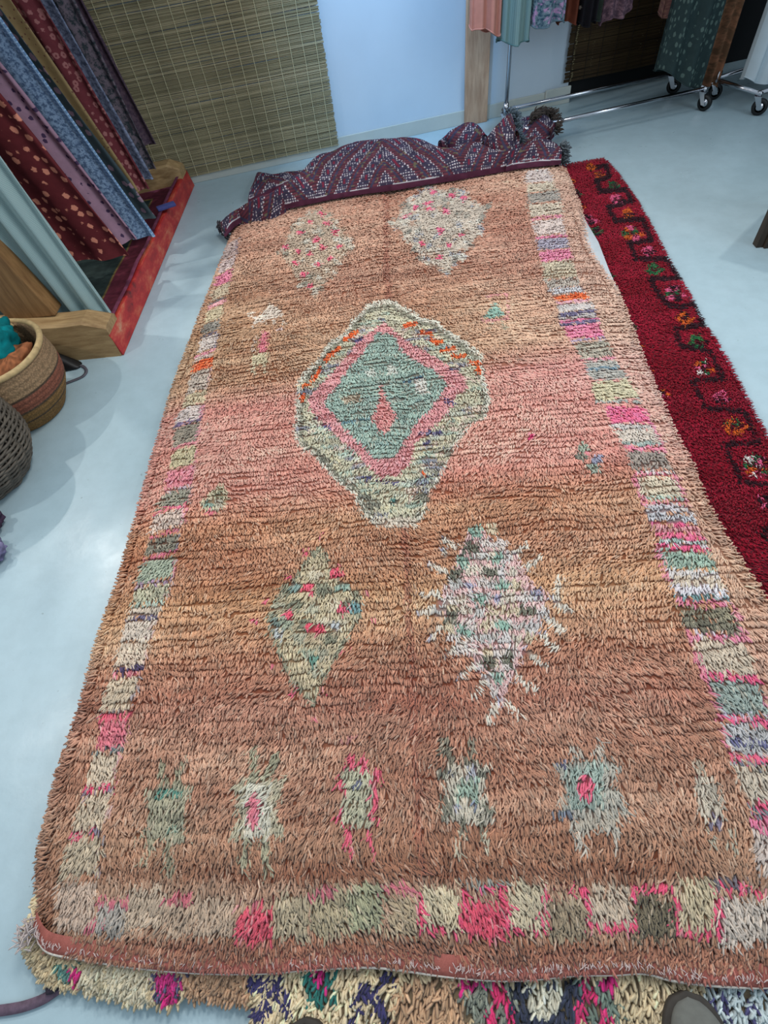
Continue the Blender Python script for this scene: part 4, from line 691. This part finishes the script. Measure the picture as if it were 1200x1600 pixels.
def cloth(name, label, cat, group, mat, prof, z0, z1, lean, mat2=None, nz=36, thick=0.004, hemw=0.0):
    """prof: polyline of (x,y) plan points, swept upwards with lean; a two-sided strip with real thickness"""
    P = smoothpath(np.c_[np.array(prof), np.zeros(len(prof))], 64)[:, :2]; d = np.r_[0, np.cumsum(np.linalg.norm(np.diff(P, axis=0), axis=1))]
    tn = np.gradient(P, axis=0); tn /= np.linalg.norm(tn, axis=1)[:, None] + 1e-9; nr = np.c_[-tn[:, 1], tn[:, 0]]
    zs = np.linspace(z0, z1, nz); V = []; uv = []
    for side_ in (1, -1):
        for i in range(len(P)):
            for z in zs:
                wob = (noise2(np.array([d[i] * 12.0]), np.array([z * 2.5 + len(label)]), 7)[0] - 0.5) * 0.012 * min(1, (z - z0) * 0 + 1)
                x, y = P[i] + nr[i] * (side_ * thick / 2 + wob); bz = z - (0.010 * math.sin(d[i] * 9 + len(label)) if z == z0 else 0)
                V.append((x + lean[0] * (z - z0), y + lean[1] * (z - z0), bz)); uv.append((d[i], z))
    m = len(P); f = gridfaces(m, nz); off = m * nz; idx = np.arange(off).reshape(m, nz); loop = np.r_[idx[:, 0], idx[-1, 1:], idx[-2::-1, -1], idx[0, -2:0:-1]]; l2 = np.roll(loop, -1)
    fc = np.vstack([f, f[:, ::-1] + off, np.c_[loop, l2, l2 + off, loop + off]])
    root = empty(name, (float(P[0][0]), float(P[0][1]), z0), label, cat, group); meshnp('panel', np.array(V), fc, mat, root, uv=np.array(uv)); return root
GF = 'fabric lengths hanging over the platform'
fabs = [
 ('pale teal gauze fabric length with fine woven checks, nearest the timber post', (172, 490), 0.13, (0, 248), m_fabric('teal_gauze', (112, 138, 138), (150, 172, 172), 60, 0.3, 'check', 0.9), 0.36, 4),
 ('maroon fabric length printed with orange-pink flowers, hanging next to the pale teal one', (200, 398), 0.19, (0, 152), m_fabric('maroon_floral', (98, 40, 44), (200, 130, 108), 25, 0.37, 'blob', 0.75), 0.36, 2),
 ('mauve fabric length with small dark crosses, hanging behind the maroon floral one', (213, 375), 0.21, (0, 102), m_fabric('mauve_cross', (156, 124, 142), (66, 50, 76), 32, 0.31, 'blob', 0.8), 0.36, 3),
 ('blue mottled fabric length with a light blue diamond selvage, hanging behind the mauve one', (240, 369), 0.15, (0, 31), m_fabric('blue_mottle', (74, 94, 122), (120, 142, 166), 60, 0.3, 'mottle', 0.7, selv=((104, 134, 168), (150, 180, 208))), 0.40, 3),
 ('dark teal fabric length with dusty pink blossoms, between the blue and the yellow ones', (243, 344), 0.18, (0, 15), m_fabric('teal_blossom', (62, 74, 78), (136, 112, 124), 24, 0.38, 'blob', 0.8), 0.36, 2),
 ('narrow ochre yellow fabric length with tiny sprigs, beside the dusty red one', (214, 297), 0.25, (15, 0), m_fabric('ochre_sprig', (150, 128, 90), (104, 70, 60), 50, 0.22, 'blob', 0.8), 0.34, 2),
 ('dusty red fabric length with pale rings, hanging behind the ochre yellow one', (231, 293), 0.27, (61, 0), m_fabric('red_rings', (112, 54, 60), (156, 104, 102), 30, 0.42, 'blob', 0.75, dot2=(116, 60, 64)), 0.34, 3),
 ('slate blue-grey patterned fabric length, narrow, right behind the dusty red one', (239, 283), 0.28, (80, 0), m_fabric('slate_print', (92, 100, 122), (128, 136, 158), 50, 0.3, 'mottle', 0.7), 0.32, 2),
 ('charcoal fabric length with greyish-pink flowers, second nearest to the bamboo blind', (243, 264), 0.29, (114, 0), m_fabric('charcoal_floral', (54, 62, 66), (110, 98, 106), 30, 0.24, 'mottle', 0.7), 0.32, 3),
 ('dark mauve fabric length in narrow pleats, hanging nearest to the bamboo blind', (243, 226), 0.30, (126, 0), m_fabric('dark_mauve', (104, 84, 94), (72, 58, 70), 50, 0.3, 'mottle', 0.7), 0.30, 3)]
tops = []
YF = [2.33, 2.62, 2.80, 2.96, 3.08, 3.20, 3.33, 3.46, 3.58, 3.72]
for i, (lab, bp, zb_, tg, mt, wd, folds) in enumerate(fabs):
    b0 = ponY(bp[0], bp[1], YF[i]); zb_ = max(0.10, float(b0[2])); b0[2] = zb_
    d = leanline(b0, tg); k = max(5, folds * 4 + 1); am = 0.022 if folds > 2 else 0.013; prof = [(b0[0] - wd * t, b0[1] + am * math.sin(t * folds * 2 * math.pi + 0.4) * (1 if t > 0.02 else 0.2)) for t in np.linspace(0, 1, k)]
    prof = [(b0[0] - 0.05, b0[1] + 0.030), (b0[0] - 0.008, b0[1] + 0.022)] + prof
    cloth('fabric_length', lab, 'fabric', GF, mt, prof, zb_, 1.75, (d[0], 0.0)); tops.append((b0[0] + d[0] * (1.74 - zb_) - 0.12, b0[1], 1.765))

tp = np.array(tops); xr = np.polyfit(tp[:, 1], tp[:, 0], 1); rp = [(float(np.polyval(xr, y)), y, 1.768) for y in (Y0 + 0.05, 3.82)]
tubeobj('top_rail', rp, 0.02, M_beam, plat, 12)
xe = rp[1][0]; bm = bmesh.new(); hexa(bm, [(XB - 0.42, 3.80, 0.19), (XB - 0.34, 3.80, 0.19), (XB - 0.34, 3.84, 0.19), (XB - 0.42, 3.84, 0.19), (xe - 0.04, 3.80, 1.80), (xe + 0.04, 3.80, 1.80), (xe + 0.04, 3.84, 1.80), (xe - 0.04, 3.84, 1.80)], 0.004); bmobj('leaning_post', bm, M_beam, plat)
# ------------------------------------------------------------------ clothes rails
def caster(root, p, ang):
    ca, sa = math.cos(ang), math.sin(ang); R_ = 0.045
    th = np.linspace(0, 2 * math.pi, 25)[:-1]; V = []; prof = [(-0.013, 0.6), (-0.013, 0.93), (-0.008, 1.0), (0.008, 1.0), (0.013, 0.93), (0.013, 0.6)]
    cx_, cy_ = p[0] - 0.03 * ca, p[1] - 0.03 * sa
    for t in th:
        for s_, k in prof: V.append((cx_ + math.cos(t) * R_ * k * ca - s_ * sa, cy_ + math.cos(t) * R_ * k * sa + s_ * ca, R_ + math.sin(t) * R_ * k))
    f = []
    for i in range(24):
        for j in range(5): a = i * 6 + j; b = ((i + 1) % 24) * 6 + j; f.append((a, b, b + 1, a + 1))
    wh = meshnp('caster', np.array(V), np.array(f), M_rubber, root)
    V = []; 
    for t in th:
        for s_, k in ((-0.0125, 0.05), (-0.010, 0.62), (0.010, 0.62), (0.0125, 0.05)): V.append((cx_ + math.cos(t) * R_ * k * ca - s_ * sa, cy_ + math.cos(t) * R_ * k * sa + s_ * ca, R_ + math.sin(t) * R_ * k))
    f = [(i * 4 + j, ((i + 1) % 24) * 4 + j, ((i + 1) % 24) * 4 + j + 1, i * 4 + j + 1) for i in range(24) for j in range(3)]
    h = meshnp('hub', np.array(V), np.array(f), M_chrome, root); h.parent = wh
    bm = bmesh.new()
    for s_ in (-1, 1):
        q0 = (p[0] - s_ * 0.018 * sa, p[1] + s_ * 0.018 * ca)
        hexa(bm, [(cx_ - s_ * 0.018 * sa - 0.012 * ca, cy_ + s_ * 0.018 * ca - 0.012 * sa, R_ - 0.01), (cx_ - s_ * 0.018 * sa + 0.012 * ca, cy_ + s_ * 0.018 * ca + 0.012 * sa, R_ - 0.01), (cx_ - s_ * 0.021 * sa + 0.012 * ca, cy_ + s_ * 0.021 * ca + 0.012 * sa, R_ - 0.01), (cx_ - s_ * 0.021 * sa - 0.012 * ca, cy_ + s_ * 0.021 * ca - 0.012 * sa, R_ - 0.01),
                  (q0[0] - 0.018 * ca, q0[1] - 0.018 * sa, 0.1), (q0[0] + 0.018 * ca, q0[1] + 0.018 * sa, 0.1), (q0[0] + 0.018 * ca - s_ * 0.003 * sa, q0[1] + 0.018 * sa + s_ * 0.003 * ca, 0.1), (q0[0] - 0.018 * ca - s_ * 0.003 * sa, q0[1] - 0.018 * sa + s_ * 0.003 * ca, 0.1)])
    box(bm, (p[0], p[1], 0.101), (0.04, 0.044, 0.005), ang, 0.001)
    fk = bmobj('fork', bm, M_chrome, root); fk.parent = wh
def rail(label, o, ang, L, depth, zb_=0.115, H_=1.62, ca0=0.0):
    u = np.array([math.cos(ang), math.sin(ang), 0]); v = np.array([-math.sin(ang), math.cos(ang), 0]); root = empty('clothes_rail', tuple(o), label, 'clothes rail')
    P = lambda a, b, z: tuple(np.array(o) + u * a + v * b + np.array([0, 0, z]))
    tubeobj('base_bar', [P(-0.01, 0, zb_), P(L + 0.01, 0, zb_)], 0.0125, M_chrome, root); tubeobj('base_bar', [P(-0.01, depth, zb_), P(L + 0.01, depth, zb_)], 0.0125, M_chrome, root)
    for a in (0, L):
        tubeobj('end_bar', [P(a, -0.02, zb_), P(a, depth + 0.02, zb_)], 0.0125, M_chrome, root)
        ub = depth * 0.93 if a == 0 else depth * 0.5
        tubeobj('upright', [P(a, ub, zb_), P(a, ub, H_)], 0.0125, M_chrome, root); tubeobj('foot_joint', [P(a, ub, zb_ - 0.018), P(a, ub, zb_ + 0.05)], 0.017, M_chrome, root)
        for b in (0, depth): caster(root, P(a, b, 0), ang + ca0 + (0.4 if b else 0))
    tubeobj('hanging_rail', [P(-0.05, depth * 0.93, H_), P(L + 0.05, depth * 0.5, H_)], 0.013, M_chrome, root)
    return P
ra = math.radians(13.5); un = np.array([math.cos(ra), math.sin(ra)]); vn = np.array([-math.sin(ra), math.cos(ra)])
o1 = un * 1.755 + vn * 3.63
P1 = rail('chrome clothes rail on black casters, standing behind the folded kilim', (o1[0], o1[1], 0), ra, 1.22, 0.36, ca0=2.0)
q = at(1166, 186, 0.0); rb = math.radians(24)
P2 = rail('chrome clothes rail with a white garment, at the right edge beyond the first rail', (q[0] + 0.05, q[1] + 0.05, 0), rb, 1.1, 0.36, ca0=2.3)
gn = np.array([-math.sin(ra), math.cos(ra), 0]); gp = np.array([*(un * 0 + vn * 3.85), 0])
def garment(label, pl, pr, mat, topz=1.58, off=0.0, cat='garment', dep=0.05, name='hanging_garment', flare=0.0, grp='clothes on the first rail', hemdrop=0.0, pn=gn, pp=gp):
    """skirt-like garment: closed pleated tube, hem traced from two points on the rail's plane"""
    A_ = onplane(pl[0], pl[1], pp + pn * off, pn); B_ = onplane(pr[0], pr[1], pp + pn * off, pn); z0 = min(A_[2], B_[2]); c = (A_ + B_) / 2; hw = np.linalg.norm((B_ - A_)[:2]) / 2; ux = (B_ - A_) / (2 * hw); ux[2] = 0; ux /= np.linalg.norm(ux); vx = np.array([-ux[1], ux[0], 0])
    nt, nz = 96, 26; root = empty(name, (c[0], c[1], z0), label, cat, grp); V = []; uv = []; ph = len(label)
    for i in range(nt):
        t = i / nt * 2 * math.pi
        for j in range(nz):
            s_ = j / (nz - 1); z = (A_[2] + (B_[2] - A_[2]) * (math.cos(t) + 1) / 2) * (1 - s_) + topz * s_
            k = hw * (1 - flare * s_); pleat = 1 + 0.16 * math.sin(t * 9 + ph) * (1 - 0.5 * s_)
            X = k * math.cos(t); Yv = dep * math.sin(t) * pleat + 0.012 * math.sin(t * 7 + ph) * (1 - 0.6 * s_); V.append(tuple(c[:2] + ux[:2] * X + vx[:2] * Yv) + (z + 0.012 * math.sin(3 * t + ph) * (1 - s_),)); uv.append((i / nt * hw * 4.4, z))
    V = np.array(V); fc = gridfaces(nt, nz, True); meshnp('skirt', V, fc, mat, root, uv=np.array(uv))
    R1 = V.reshape(nt, nz, 3)[:, 0]; hem = [tuple(p + (p - c) * [0.02, 0.02, 0]) for p in R1] + [tuple(R1[0])]; tubeobj('hem', np.array(hem)[::2], 0.0035, mat, root, 5)
    # shoulders and hanger hook over the rail
    tubeobj('hanger', [tuple(c[:2] - ux[:2] * hw * 0.8) + (topz,), tuple(c[:2]) + (topz + 0.035,), tuple(c[:2] + ux[:2] * hw * 0.8) + (topz,)], 0.004, M_chrome, root, 6)
    return root
garment('plain salmon pink garment, leftmost on the rail, in front of the timber post', (735, 42), (780, 52), m_fabric('salmon_linen', (196, 134, 118), None, 30, 0.3, 'none', 0.88), off=-0.06, dep=0.045)
garment('sea-green gingham garment hanging beside the salmon pink one', (776, 64), (826, 62), m_fabric('green_gingham', (92, 124, 124), (128, 154, 152), 55, 0.3, 'check', 0.85), off=-0.04, dep=0.06)
garment('blue garment with white leaves and pink petals, third from the timber post', (826, 40), (880, 30), m_fabric('blue_leaves', (58, 86, 104), (120, 142, 150), 60, 0.3, 'mottle', 0.8, dot2=(196, 150, 190)), off=-0.05, dep=0.06)
garment('rust brown garment, between the blue leafy one and the black floral one', (872, 34), (905, 30), m_fabric('rust_cloth', (110, 58, 42), None, 30, 0.3, 'none', 0.7), off=0.02)
garment('black garment with cream flowers, hanging at the middle of the rail', (902, 38), (930, 32), m_fabric('black_floral', (32, 30, 34), (170, 164, 152), 16, 0.2, 'blob', 0.7), off=-0.02, dep=0.04)
garment('grey-green garment, narrow, beside the black floral one', (926, 28), (946, 26), m_fabric('greygreen_cloth', (84, 96, 86), None, 30, 0.3, 'none', 0.75), off=0.0, dep=0.03)
garment('dusty mauve patterned garment, to the right of the grey-green one', (938, 36), (985, 10), m_fabric('mauve_print', (128, 98, 106), (78, 60, 70), 45, 0.3, 'mottle', 0.75), off=-0.05)
garment('dusty brown-pink patterned garment, short, beside the long dark green dress', (1030, 22), (1056, 30), m_fabric('brown_pink', (150, 108, 92), (110, 74, 70), 40, 0.3, 'mottle', 0.7), off=-0.03, dep=0.04)
garment('long dark green dress with pale leaf print, at the right end of the rail', (1026, 108), (1092, 138), m_fabric('green_leaf_dress', (48, 62, 62), (84, 100, 94), 34, 0.34, 'blob', 0.8, stretch=(1.6, 0.75, 1)), off=-0.12, dep=0.09, name='long_dress', cat='dress', flare=0.15)
garment('long tan and brown dress, rightmost on the rail behind the dark green dress', (1088, 128), (1118, 134), m_fabric('tan_dress', (136, 92, 68), (92, 66, 48), 20, 0.3, 'mottle', 0.8), off=-0.08, dep=0.06, name='long_dress', cat='dress')
n2_ = np.array([-math.sin(rb), math.cos(rb), 0]); p2_ = np.array(P2(0.4, 0.16, 0))
garment('long plain white garment on the second rail at the right edge', (1164, 124), (1204, 122), m_fabric('white_cotton_dress', (188, 200, 206), None, 30, 0.3, 'none', 0.95), dep=0.07, grp=None, pn=n2_, pp=p2_)
garment('long dark red garment beside the white one, at the very right edge', (1200, 116), (1245, 108), m_fabric('dark_red_cloth', (70, 14, 26), None, 30, 0.3, 'none', 0.85), dep=0.06, grp=None, pn=n2_, pp=p2_)

# ------------------------------------------------------------------ wooden stool at the right
M_stool = m_wood('dark_walnut', (44, 36, 30), (70, 58, 46), 5, (9, 9, 1.0))
q = at(1190, 383, 0); st_ = empty('wooden_stool', (q[0] + 0.2, q[1] + 0.02, 0), 'dark wooden stool on paired square legs, cut by the right edge of the picture', 'stool')
sc_ = np.array([q[0] + 0.25, q[1] + 0.0])
for k in range(4):
    t = math.pi + k * math.pi / 2 ; lx, ly = sc_[0] + 0.27 * math.cos(t), sc_[1] + 0.27 * math.sin(t)
    bm = bmesh.new(); box(bm, (lx, ly, 0.22), (0.030, 0.042, 0.44), t, 0.003); box(bm, (lx + 0.035 * math.cos(t + 2.6), ly + 0.035 * math.sin(t + 2.6), 0.215), (0.030, 0.034, 0.43), t, 0.003); bmobj('leg', bm, M_stool, st_)
for k in range(2):
    bm = bmesh.new(); box(bm, (sc_[0], sc_[1], 0.30 + 0.04 * k), (0.5, 0.022, 0.03), k * math.pi / 2, 0.003); bmobj('stretcher', bm, M_stool, st_)
bm = bmesh.new(); box(bm, (sc_[0], sc_[1], 0.46), (0.42, 0.42, 0.04), math.pi / 4, 0.01); bmobj('seat', bm, M_stool, st_)

# ------------------------------------------------------------------ baskets
def lathe(prof, c, n=72, wob=None):
    V = []
    for i in range(n):
        t = i / n * 2 * math.pi
        for j, (r, z) in enumerate(prof): k = r * (1 + (wob(t, z) if wob else 0)); V.append((c[0] + k * math.cos(t), c[1] + k * math.sin(t), z))
    return np.array(V), gridfaces(n, len(prof), True)
def weavecol(V, c, fn):
    t = np.arctan2(V[:, 1] - c[1], V[:, 0] - c[0]); return lin(np.clip(fn(t, V[:, 2]), 0, 255))
def m_basket(name):
    s = NT(name, 0.8, 0.2); a = s.n('ShaderNodeVertexColor', _layer_name='Col'); v = s.coord('Object'); vo = s.n('ShaderNodeTexVoronoi', Scale=150); s.l(v, vo.inputs['Vector'])
    r = s.ramp(vo.outputs['Distance'], [(0.1, W(1.1)), (0.7, W(0.6))]); s.bump(vo.outputs['Distance'], 0.4, 0.004); return s.out(s.mix(1.0, a.outputs['Color'], r, 'MULTIPLY'))
M_bask = m_basket('coiled_grass_weave')
bc1 = np.array([-1.70, 1.845]); bk = empty('woven_basket', (bc1[0], bc1[1], 0), 'round tan basket with faded red band, full of cloth, in front of timber beam', 'basket')
zz = np.linspace(0, 1, 60); rad = 0.175 + 0.095 * np.sin(np.clip(zz * 1.9, 0, math.pi / 2)) - 0.055 * np.clip(zz - 0.35, 0, 1) ** 1.2 - 0.01
H1 = 0.292; prof = [(0.001, 0.004), (0.12, 0.003)] + [(r + 0.0016 * math.sin(z * H1 / 0.012 * math.pi), 0.003 + z * H1) for r, z in zip(rad, zz)]
rt = prof[-1][0]; prof += [(rt - 0.012, H1 + 0.003)] + [(rt - 0.014 - 0.02 * k, H1 - 0.30 * k) for k in np.linspace(0.05, 0.7, 8)] + [(0.001, 0.12)]
V, f = lathe(prof, bc1, 96)
def bcol(t, z):
    c = np.empty((len(z), 3)); c[:] = (150, 122, 92); c[z < 0.16] = (140, 104, 62); b = (z > 0.13) & (z < 0.195); c[b] = (138, 84, 66); e = (np.abs(z - 0.13) < 0.004) | (np.abs(z - 0.195) < 0.004) | (np.abs(z - 0.07) < 0.004) | (np.abs(z - 0.31) < 0.003); c[e] = (88, 70, 56); return c
meshnp('body', V, f, M_bask, bk, col=weavecol(V, bc1, bcol))
tt = np.linspace(0, 2 * math.pi, 97); rim = np.c_[bc1[0] + rt * np.cos(tt), bc1[1] + rt * np.sin(tt), np.full(97, H1 + 0.004) + 0.003 * np.sin(tt * 3)]
tubeobj('rim', rim, 0.012, m_plain('pale_reed_rim', (176, 150, 106), 0.7, 0.2, 60), bk, 8)
hp = smoothpath([(bc1[0] - 0.12, bc1[1] + 0.18, H1 - 0.02), (bc1[0] - 0.08, bc1[1] + 0.21, H1 + 0.04), (bc1[0] - 0.02, bc1[1] + 0.215, H1 + 0.05), (bc1[0] + 0.04, bc1[1] + 0.20, H1 - 0.01)], 20); tubeobj('handle', hp, 0.010, m_plain('pale_reed_rim_2', (170, 146, 104), 0.7, 0.2, 60), bk, 8)
def crumple(name, label, cat, c, r, colr, seed, squash=0.5, group=None, mat=None):
    nt, npz = 64, 36; V = []; 
    T, Ph = np.meshgrid(np.linspace(0, 2 * math.pi, nt + 1)[:-1], np.linspace(-math.pi / 2, math.pi / 2, npz), indexing='ij')
    k = 1 + 0.5 * (noise2(T * 2.2 + seed, Ph * 2.4 + seed, 51) - 0.5) * np.cos(Ph) + 0.28 * (noise2((T * 6) % 37.7, Ph * 3 + seed, 52) - 0.5) * np.cos(Ph)
    k = k * 1.0; k[-1] = (k[-1] + k[0]) / 2
    V = np.stack([c[0] + r[0] * k * np.cos(Ph) * np.cos(T), c[1] + r[1] * k * np.cos(Ph) * np.sin(T), c[2] + r[2] * k * np.sin(Ph)], -1).reshape(-1, 3)
    ccol = lin(np.clip(np.array(colr) * (0.75 + 0.5 * noise2((T * 5).ravel(), (Ph * 6).ravel() + seed, 53))[:, None], 0, 255))
    return tag(meshnp(name, V, gridfaces(nt, npz, True), M_weave if mat is None else mat, col=ccol), label, cat, group)
crumple('folded_scarf', 'deep teal scarf crumpled over the rim of the tan basket', 'scarf', (bc1[0] + 0.03, bc1[1] + 0.05, H1 + 0.01), (0.085, 0.13, 0.075), (6, 104, 108), 1)
crumple('folded_scarf', 'rust brown cloth between the teal scarf and the basket rim', 'scarf', (bc1[0] + 0.12, bc1[1] - 0.03, H1 - 0.035), (0.065, 0.12, 0.045), (142, 88, 58), 4)
crumple('folded_scarf', 'white and sage cloth at the near side inside the tan basket', 'scarf', (bc1[0] + 0.0, bc1[1] - 0.13, H1 - 0.02), (0.10, 0.055, 0.045), (186, 188, 170), 7)
crumple('folded_scarf', 'dark purple-grey cloth behind the teal scarf in the tan basket', 'scarf', (bc1[0] - 0.13, bc1[1] + 0.0, H1 - 0.05), (0.08, 0.15, 0.05), (58, 52, 62), 9)
# dark wicker basket: real woven strands
bc2 = np.array([-1.725, 1.455]); b2 = empty('wicker_basket', (bc2[0], bc2[1], 0), 'dark grey-brown wicker basket, in front of the tan basket at the left edge', 'basket')
H2 = 0.30; R2 = lambda z: 0.165 + 0.075 * math.sin(min(1, z / 0.16) * math.pi / 2) - 0.02 * max(0, z - 0.16) / 0.14
M_wick = m_plain('grey_brown_willow', (88, 80, 70), 0.6, 0.35, 25); nst = 26
prof = [(0.001, 0.006), (0.16, 0.004)] + [(R2(z) - 0.009, z + 0.004) for z in np.linspace(0, H2, 14)] + [(R2(H2) - 0.02, H2)] + [(R2(z) - 0.016, z + 0.008) for z in np.linspace(H2, 0.01, 10)] + [(0.001, 0.012)]
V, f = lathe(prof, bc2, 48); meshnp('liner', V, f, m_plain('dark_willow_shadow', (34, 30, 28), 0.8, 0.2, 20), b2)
for k in range(30):
    z = 0.012 + k * (H2 - 0.02) / 29; t = np.linspace(0, 2 * math.pi, 157); ph = math.pi * (k % 2); r = R2(z) + 0.0055 * np.sin(t * nst / 2 * 1 + ph); zs_ = z + 0.002 * np.sin(t * 3 + k)
    tubeobj('strand', np.c_[bc2[0] + r * np.cos(t), bc2[1] + r * np.sin(t), zs_], 0.0056, M_wick, b2, 5)
for k in range(nst):
    t = (k + 0.5) / nst * 2 * math.pi; pts = [(bc2[0] + R2(z) * math.cos(t), bc2[1] + R2(z) * math.sin(t), z) for z in np.linspace(0.005, H2 + 0.005, 10)]; tubeobj('stake', pts, 0.004, M_wick, b2, 5)
t = np.linspace(0, 2 * math.pi, 73); tubeobj('rim', np.c_[bc2[0] + R2(H2) * np.cos(t), bc2[1] + R2(H2) * np.sin(t), np.full(73, H2 + 0.006)], 0.013, M_wick, b2, 8)
# patterned bundles further down the left edge
for j, (p, lab, cl, r) in enumerate([((-6, 815), 'dark purple and salmon patterned cloth bundle on the floor, below the wicker basket', (66, 50, 66), 0.055), ((-4, 862), 'lilac-grey patterned cloth bundle on the floor, nearer than the dark purple one', (112, 106, 136), 0.06)]):
    q = at(p[0], p[1], 0.035); crumple('cloth_bundle', lab, 'bundle', (q[0] - 0.035, q[1], 0.04), (r, r * 1.0, 0.038), cl, 13 + j)
# black bag and strap between basket and beam
q0, q1 = at(62, 545, 0.03), at(128, 572, 0.0)
bm = bmesh.new(); hexa(bm, [(q0[0] - 0.1, Y0 - 0.13, 0.002), (q1[0], Y0 - 0.075, 0.002), (q1[0] + 0.004, Y0 - 0.02, 0.002), (q0[0] - 0.1, Y0 - 0.012, 0.002), (q0[0] - 0.1, Y0 - 0.09, 0.11), (q1[0] - 0.09, Y0 - 0.045, 0.06), (q1[0] - 0.09, Y0 - 0.012, 0.065), (q0[0] - 0.1, Y0 - 0.010, 0.12)], 0.012)
bag = empty('shoulder_bag', (float(q0[0]), Y0 - 0.06, 0), 'flat black bag with a dark strap, squeezed between the tan basket and the timber beam', 'bag')
bmobj('body', bm, m_plain('black_leather', (20, 19, 20), 0.45, 0.2, 30), bag, True)
def ribbon(name, pts, wd, th, mat, parent=None):
    P = smoothpath(pts, 60); tn = np.gradient(P, axis=0); tn[:, 2] = 0; tn /= np.linalg.norm(tn, axis=1)[:, None] + 1e-9; s_ = np.c_[-tn[:, 1], tn[:, 0], np.zeros(60)] * wd / 2; u_ = np.array([0, 0, th])
    V = np.stack([P + s_, P - s_, P - s_ + u_, P + s_ + u_], 1).reshape(-1, 3); f = [(i * 4 + j, i * 4 + (j + 1) % 4, (i + 1) * 4 + (j + 1) % 4, (i + 1) * 4 + j) for i in range(59) for j in range(4)] + [(3, 2, 1, 0), (236, 237, 238, 239)]
    return meshnp(name, V, np.array(f), mat, parent, smooth=False)
ribbon('strap', [tuple(at(x, y, 0.003)) for x, y in ((112, 572), (128, 572), (135, 579), (130, 588), (112, 596), (92, 603))], 0.014, 0.003, m_plain('grey_webbing', (86, 82, 90), 0.8, 0.2, 60), bag)
# purple strap at the near left corner
ribbon_o = ribbon('woven_strap', [tuple(at(x, y, z)) for x, y, z in ((-30, 1582, 0.004), (0, 1579, 0.004), (35, 1573, 0.004), (66, 1562, 0.004), (88, 1548, 0.006), (104, 1534, 0.014), (118, 1522, 0.02))], 0.020, 0.004, m_plain('purple_grey_webbing', (96, 78, 92), 0.85, 0.25, 90))
tag(ribbon_o, 'faded purple woven strap trailing from under the cream rug at the near left corner', 'strap')
bm = bmesh.new(); q = at(84, 1537, 0.012); box(bm, (q[0], q[1], 0.012), (0.028, 0.032, 0.022), 0.4, 0.006); tag(bmobj('strap_knot', bm, m_plain('dark_purple_webbing', (44, 36, 48), 0.85, 0.2, 60), None, True), 'small dark knot at the end of the purple strap', 'knot')

# ------------------------------------------------------------------ shoes at the near edge
def shoe(label, toe, yaw, cu, cs_, z0, L=0.29, wd=0.104):
    root = empty('shoe', (toe[0], toe[1], z0), label, 'shoe'); ca, sa = math.cos(yaw), math.sin(yaw)
    n = 40; s_ = np.linspace(0, 1, n)
    def half(t): return wd / 2 * (np.clip(np.sqrt(np.clip(1 - ((0.30 - t) / 0.30) ** 2, 0, 1)), 0, 1) if t < 0.30 else (1 - 0.22 * math.sin((t - 0.30) / 0.7 * math.pi * 0.75)) * (math.sqrt(max(0, 1 - ((t - 0.88) / 0.12) ** 2)) if t > 0.88 else 1))
    def top(t): return 0.026 + 0.036 * math.sin(min(1, t / 0.32) * math.pi / 2) + 0.05 * max(0, min(1, (t - 0.38) / 0.3))
    def mk(name, k, zf_, mat, ex):
        V = []; m = 28
        for t in s_:
            h = float(half(t)) + ex * (1 if 0.001 < t < 0.999 else 0.3); zt = zf_(t)
            for j in range(m):
                th = j / m * 2 * math.pi; y = h * math.copysign(abs(math.cos(th)) ** 0.75, math.cos(th)); z = zt[0] + (zt[1] - zt[0]) * (0.5 + 0.5 * math.copysign(abs(math.sin(th)) ** (0.8 if k else 0.35), math.sin(th))); x = -t * (L + 0) + (ex if t < 0.5 else -ex)
                V.append((toe[0] + (-y) * ca - x * sa, toe[1] + (-y) * sa + x * ca, z0 + z))
        V = np.array(V); f = [(i * m + j, i * m + (j + 1) % m, (i + 1) * m + (j + 1) % m, (i + 1) * m + j) for i in range(n - 1) for j in range(m)]
        return meshnp(name, V, np.array(f), mat, root)
    mk('sole', 0, lambda t: (0.0, 0.024), cs_, 0.006); mk('upper', 1, lambda t: (0.012, top(t)), cu, -0.002)
    ax = lambda t, y, z: (toe[0] + (-y) * ca + t * L * sa, toe[1] + (-y) * sa - t * L * ca, z0 + z)
    for k in range(5):
        t = 0.40 + k * 0.055; z = top(t) + 0.003; tubeobj('lace', smoothpath([ax(t, -0.03, z - 0.010), ax(t + 0.01, 0, z + 0.003), ax(t, 0.03, z - 0.010)], 12), 0.003, cs_, root, 6)
    return root
M_gsh = m_plain('grey_suede', (104, 104, 98), 0.95, 0.1, 60); M_gso = m_plain('brown_rubber_sole', (58, 52, 46), 0.8, 0.15, 50)
q = at(1062, 1541, 0.05); shoe('grey suede shoe toe resting on the cream rug, near the right corner', (q[0] + 0.006, q[1] - 0.012), 0.0, M_gsh, M_gso, 0.036, wd=0.112)
q = at(478, 1594, 0.04); shoe('dark brown shoe tip just entering the near edge, beside the navy zigzag', (q[0], q[1]), 0.1, m_plain('dark_brown_leather', (40, 34, 30), 0.6, 0.15, 40), M_gso, 0.034)
